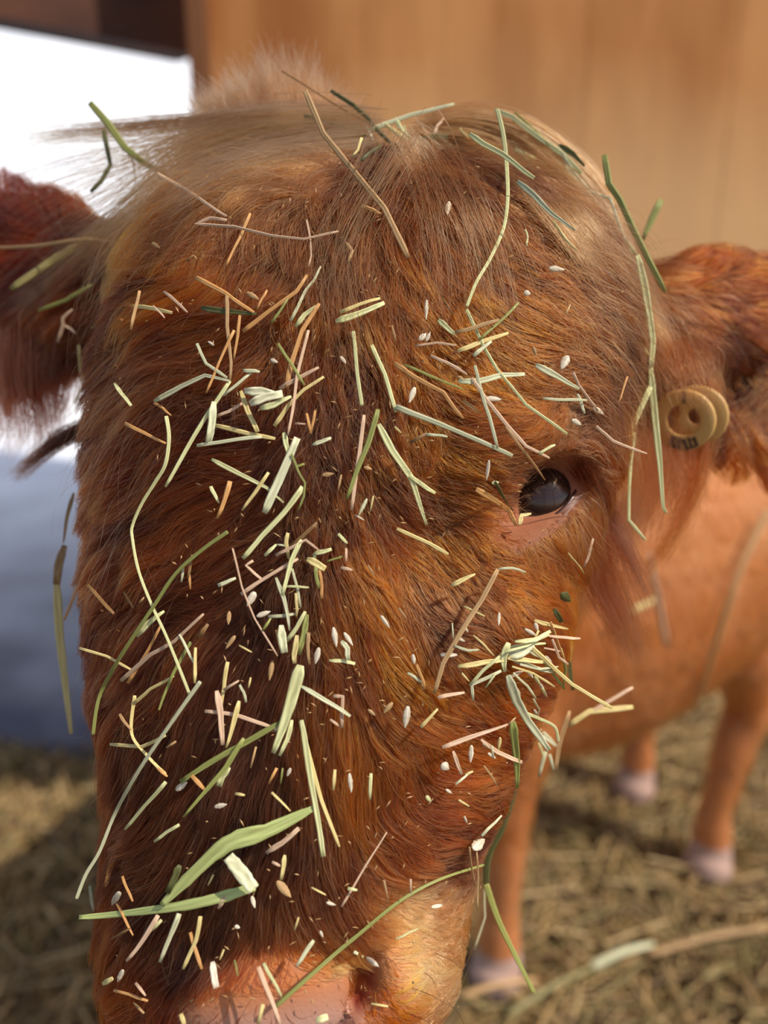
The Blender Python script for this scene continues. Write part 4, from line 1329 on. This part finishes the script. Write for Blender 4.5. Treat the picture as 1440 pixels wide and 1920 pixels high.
def build_piece(kind, pts, wpx, lift, depth, seed):
    r = random.Random(seed)
    if kind == 'C': pts = catmull(pts)
    line, ds = place_line(pts, lift, depth)
    wob = r.uniform(0, 6); bow = r.uniform(-.035, .035)
    if len(line) > 3:
        tl = line[-1]-line[0]; ln_ = max(1., float(np.hypot(*tl))); pn_ = np.array([-tl[1], tl[0]])/ln_
        sv_ = np.linspace(0, 1, len(line)); line = line+pn_[None]*(np.sin(sv_*math.pi)*bow*min(ln_, 90)+np.sin(sv_*8+wob)*.45)[:, None]
    W = [P(q[0], q[1], d) for q, d in zip(line, ds)]
    wm = wpx/FPX*float(np.mean(ds))
    n = len(W); s = np.linspace(0, 1, n)
    if kind in 'SC':
        wd = [wm*(1-.22*v)*(1.02+.10*math.sin(4*v+seed)+r.uniform(-.05, .05)) for v in s]
        wd[0] *= .8; wd[-1] *= .7
        th = [x_*.20 for x_ in wd]
        V, F = ribbon(W, wd, th, ROUND); k = 8
    else:
        taper = r.choice([.35, .6, .8])
        wd = [wm*(1-(1-taper)*v**2)*min(1, .55+4*v)*(1+r.uniform(-.07, .07)) for v in s]
        th = [max(.0003, x_*.22) for x_ in wd]
        V, F = ribbon(W, wd, th, FLAT); k = 10
    return V, F, k, n, W[n//2]
def build_husk(pts, wpx, lift, seed):
    """a boat shaped husk with a keel and a split tip"""
    r = random.Random(seed)
    (x0, y0), (x1, y1) = pts[0], pts[-1]
    n = 13; s = np.linspace(0, 1, n)
    line, ds = place_line([(x0+(x1-x0)*v, y0+(y1-y0)*v) for v in s], lift, None)
    idx = np.linspace(0, len(line)-1, n)
    L = [np.interp(idx, range(len(line)), line[:, c]) for c in (0, 1)]; D = np.interp(idx, range(len(line)), ds)
    W = [P(a, b, d) for a, b, d in zip(L[0], L[1], D)]
    wm = wpx/FPX*float(np.mean(D))
    wd = [wm*max(.06, math.sin(math.pi*min(1, .04+.96*v)**.8)**.8) for v in s]
    wd = [x_*.84*(1+r.uniform(-.12, .12)) for x_ in wd]
    th = [x_*.17 for x_ in wd]
    prof = [(math.cos(q), math.sin(q)*(1 if math.sin(q) > 0 else .4)+(.35 if abs(math.cos(q)) < .1 and math.sin(q) > 0 else 0)) for q in np.linspace(0, 2*math.pi, 12, endpoint=False)]
    V, F = ribbon(W, wd, th, prof)
    return V, F, 12, n, W[n//2]

PIECES = []
for li, row in enumerate(r_ for r_ in DATA.strip().splitlines()):
    tk = row.split(); kind, colr, wtxt = tk[0], tk[1], tk[2]
    lift, depth = (.0115 if kind != 'H' else .0095), None
    m0 = [float(v) for v in tk[3].split(',')]; m1 = [float(v) for v in tk[-1].split(',')]; mx0, my0 = (m0[0]+m1[0])/2, (m0[1]+m1[1])/2
    if (mx0 > 850 and my0 < 360) or (mx0 > 990 and my0 < 480) or my0 < 300 or mx0 > 1160: lift = .021
    if '@' in wtxt: wtxt, dtxt = wtxt.split('@'); depth = float(dtxt)
    if ':' in wtxt: wtxt, ltxt = wtxt.split(':'); lift = float(ltxt)/1000
    pts = [tuple(float(v) for v in q.split(',')) for q in tk[3:]]
    PIECES.append((kind, colr, float(wtxt), lift+.0012*random.Random(li).uniform(-1, 1.4), depth, pts, li))

def describe(kind, colr, wpx, pts):
    L = sum(math.hypot(b[0]-a[0], b[1]-a[1]) for a, b in zip(pts[:-1], pts[1:]))
    (x0, y0), (x1, y1) = pts[0], pts[-1]
    ang = math.degrees(math.atan2(-(y1-y0), x1-x0)) % 180
    if kind == 'H':
        size = 'large' if wpx > 15 else ('small' if L < 22 else 'plain')
        size = '' if size == 'plain' else size
    else:
        size = 'very long' if L > 260 else 'long' if L > 130 else 'short' if L > 45 else 'tiny'
        if L > 45: size = size+(' wide' if wpx >= 13 else ' thin' if wpx <= 5 else '')
    turn = 0
    for a, b, c in zip(pts[:-2], pts[1:-1], pts[2:]):
        t1 = math.atan2(b[1]-a[1], b[0]-a[0]); t2 = math.atan2(c[1]-b[1], c[0]-b[0])
        turn = max(turn, abs((t2-t1+math.pi) % (2*math.pi)-math.pi))
    shape = '' if kind == 'H' else 'curved' if kind == 'C' else 'kinked' if turn > .7 else 'bent' if turn > .3 else 'straight'
    tilt = 'lying level' if ang < 15 or ang > 165 else 'slanting upward' if ang < 68 else 'upright' if ang <= 112 else 'slanting downward'
    mx_, my_ = np.mean([q[0] for q in pts]), np.mean([q[1] for q in pts])
    return size, shape, tilt, where(mx_, my_), my_
desc = [describe(p_[0], p_[1], p_[2], p_[5]) for p_ in PIECES]
def base_label(p_, d_):
    return ' '.join(f"{d_[0]} {CN[p_[1]]} {d_[1]} {NAME[p_[0]][1]} {d_[2]} {d_[3]}".split())
bl = [base_label(p_, d_) for p_, d_ in zip(PIECES, desc)]
ORD = ['upper', 'lower'], ['top', 'middle', 'bottom'], ['topmost', 'second', 'third', 'lowest']
for p_, d_, lb in zip(PIECES, desc, bl):
    same = sorted([q for q in range(len(bl)) if bl[q] == lb], key=lambda q: desc[q][4])
    if len(same) > 1:
        words = ['topmost', 'second from top', 'third from top', 'fourth from top'] if len(same) > 3 else ORD[len(same)-2]
        lb = lb.replace(d_[3], '')+words[same.index(p_[6])]+' such '+d_[3]
    lb = ' '.join(lb.split())
    kind, colr, wpx, lift, depth, pts, li = p_
    V, F, k_, n, mid = build_husk(pts, wpx, lift, li) if kind == 'H' else build_piece(kind, pts, wpx, lift, depth, li)
    o = mesh(NAME[kind][0], V, F, HM[colr])
    set_uv(o.data, k_, n, 3.0 if kind != 'H' else 1.0)
    recenter(o, mid)
    tag(o, lb, NAME[kind][1], GROUP[kind])

# the big folded green leaf on the lower nose: three stretches of one blade
big = bpy.data.objects.new('folded_hay_leaf', None); COL.objects.link(big)
big.location = P(430, 1640, .318); bpy.context.view_layer.update()
tag(big, 'widest green hay leaf, folded in three, across the lower dark nose', 'hay leaf')
def big_part(name, colr, pts, widths, lift):
    line, ds = place_line(catmull(pts, 3), lift, None)
    W = [P(q[0], q[1], d) for q, d in zip(line, ds)]
    s = np.linspace(0, 1, len(W))
    wd = [np.interp(v, np.linspace(0, 1, len(widths)), widths)/FPX*.32*(1+.05*math.sin(31*v)+.04*math.sin(57*v)) for v in s]
    V, F = ribbon(W, wd, [max(.0003, x_*.10) for x_ in wd], FLAT)
    o = mesh(name, V, F, HM[colr]); set_uv(o.data, 10, len(W), 3.0)
    bpy.context.view_layer.update()
    o.parent = big; o.matrix_parent_inverse = big.matrix_world.inverted()
    return o
big_part('upper_blade', 'e', [(303, 1697), (350, 1650), (425, 1583), (500, 1558), (592, 1513)], [9, 20, 24, 34, 24, 10], .012)
big_part('folded_tongue', 's', [(428, 1606), (452, 1636), (476, 1668)], [20, 26, 22], .016)
big_part('lower_blade', 'e', [(478, 1662), (430, 1678), (350, 1697), (230, 1713), (148, 1720)], [14, 20, 17, 12, 8], .011)

# fine chaff: dust-like crumbs nobody could count
V, F = [], []
for i in range(520):
    q = (random.gauss(640, 250), random.uniform(300, 1900))
    h = hit(*q)
    if not h or h[2] > .41: continue
    c = h[0]+h[1]*random.uniform(.004, .008); t = Vector((random.gauss(0, 1), random.gauss(0, 1), random.gauss(0, 1))); t = (t-h[1]*t.dot(h[1])).normalized(); bb = h[1].cross(t)
    l_, w_ = random.uniform(.0006, .0018), random.uniform(.0002, .00045); b0 = len(V)
    V += [c+t*l_, c+bb*w_, c-t*l_, c-bb*w_, c+h[1]*w_, c-h[1]*w_]
    F += [(b0, b0+1, b0+4), (b0+1, b0+2, b0+4), (b0+2, b0+3, b0+4), (b0+3, b0, b0+4), (b0+1, b0, b0+5), (b0+2, b0+1, b0+5), (b0+3, b0+2, b0+5), (b0, b0+3, b0+5)]
o = mesh('chaff', V, F, HM['n'], smooth=False)
tag(o, 'fine crumbs of hay chaff dusted through the fur of the face', 'chaff', kind='stuff')
# ------------------------------------------------------------------ ear tag, straws lying on the ground
tagm, n_, b_ = mat_new('aged_cream_plastic'); b_.inputs['Base Color'].default_value = (*lin((200, 158, 94)), 1); b_.inputs['Roughness'].default_value = .45
b_.inputs['Subsurface Weight'].default_value = .15; b_.inputs['Subsurface Radius'].default_value = (.003, .002, .001)
inkm, n_, b_ = mat_new('tag_ink'); b_.inputs['Base Color'].default_value = (*lin((84, 62, 42)), 1); b_.inputs['Roughness'].default_value = .7
tc_w = P(1281, 788, .412)
tgo = bpy.data.objects.new('ear_tag', None); COL.objects.link(tgo); tgo.location = tc_w
tag(tgo, 'round cream button ear tag with dark marks in the eye-side ear', 'ear tag')
bpy.context.view_layer.update()
nrm = ((CAMO-tc_w).normalized()*.9+Vector(CR)*-.18+Vector((0, 0, -.22))).normalized()
ax_u = Vector((0, 0, 1)).cross(nrm).normalized(); ax_v = nrm.cross(ax_u)
def ring(name, c, ro, ri, th, mat, k=64):
    prof = [(ri, -th), (ri, th*.7), (ri+.0006, th), (ro-.0008, th), (ro, th*.5), (ro, -th)]
    V, F = [], []
    for i in range(k):
        q = 2*math.pi*i/k; e = ax_u*math.cos(q)+ax_v*math.sin(q)
        for (r_, h_) in prof: V.append(c+e*r_+nrm*h_)
    m_ = len(prof)
    for i in range(k):
        for j in range(m_):
            F.append((i*m_+j, ((i+1) % k)*m_+j, ((i+1) % k)*m_+(j+1) % m_, i*m_+(j+1) % m_))
    o = mesh(name, V, F, mat); bpy.context.view_layer.update()
    o.parent = tgo; o.matrix_parent_inverse = tgo.matrix_world.inverted(); return o
face_o = ring('face_ring', tc_w, .0150, .0078, .0012, tagm)
ring('back_plate', tc_w-nrm*.011+ax_u*.0040, .0150, .0042, .0010, tagm)
# the worn characters pressed round the ring
def glyph(bars, ang, rad):
    V, F = [], []
    e = ax_u*math.cos(ang)+ax_v*math.sin(ang); t = nrm.cross(e)*-1.0
    c = tc_w+e*rad+nrm*.0013
    for (x0, y0, x1, y1) in bars:
        b0 = len(V)
        for h_ in (0, .00015):
            V += [c+t*(-a*.0034)+(-e)*(b*.0029)*-1*-1+nrm*h_ for a, b in ((x0, y0), (x1, y0), (x1, y1), (x0, y1))]
        F += [(b0, b0+1, b0+2, b0+3), (b0+7, b0+6, b0+5, b0+4)]+[(b0+i, b0+(i+1) % 4, b0+4+(i+1) % 4, b0+4+i) for i in range(4)]
    o = mesh('printed_mark', V, F, inkm, smooth=False); bpy.context.view_layer.update()
    o.parent = face_o; o.matrix_parent_inverse = face_o.matrix_world.inverted()
B_ = [(-.7, -1, -.25, 1), (-.25, .65, .5, 1), (-.25, -.2, .5, .2), (-.25, -1, .5, -.65), (.35, -.9, .8, .9)]
A_ = [(-.8, -1, -.35, 1), (.35, -1, .8, 1), (-.35, .6, .35, 1), (-.35, -.25, .35, .15)]
H_ = [(-.8, -1, -.35, 1), (.35, -1, .8, 1), (-.35, -.2, .35, .2)]
Q_ = [(-.95, -1, -.1, 1), (.05, -.95, .9, -.1), (.05, .0, .8, .95), (-.3, -.9, .3, -.4)]
U_ = [(-.95, -1, -.5, .9), (-.25, -.6, .15, 1), (.45, -.9, .95, .8), (-.5, -1, .5, -.62), (-.1, .3, .7, .6)]
I_ = [(-.25, -1, .25, 1)]
for gl, dg_ in ((Q_, -100), (U_, -66), (I_, 92)):
    glyph(gl, math.radians(dg_), .0114)

ground_straws = [
 ('n', .008, (865, 1868), (1005, 1838), 'thick blurred straw on the ground by the muzzle edge'.replace(' right', '')),
 ('s', .010, (1110, 1812), (1225, 1772), 'thickest pale blurred straw on the ground before the hind hoof'),
 ('q', .008, (950, 1905), (1110, 1815), 'blurred drab straw trailing from the thickest ground straw towards the muzzle'),
 ('n', .008, (1215, 1790), (1440, 1740), 'long pale blurred straw on the ground reaching the picture edge'),
]
for (c_, w_, a, b, lb) in ground_straws:
    def gp(px, py):
        dr = (P(px, py, 1)-CAMO); t = (.028-CAMO.z)/dr.z; return CAMO+dr*t
    A, B = gp(*a), gp(*b)
    W = [A.lerp(B, t)+Vector((0, 0, .006*math.sin(3*t))) for t in np.linspace(0, 1, 12)]
    V, F = ribbon(W, [w_*(1-.3*t) for t in np.linspace(0, 1, 12)], [w_*.3]*12, ROUND)
    o = mesh('ground_straw', V, F, HM[c_]); set_uv(o.data, 8, 12, 3); recenter(o, W[6]); tag(o, lb, 'straw')
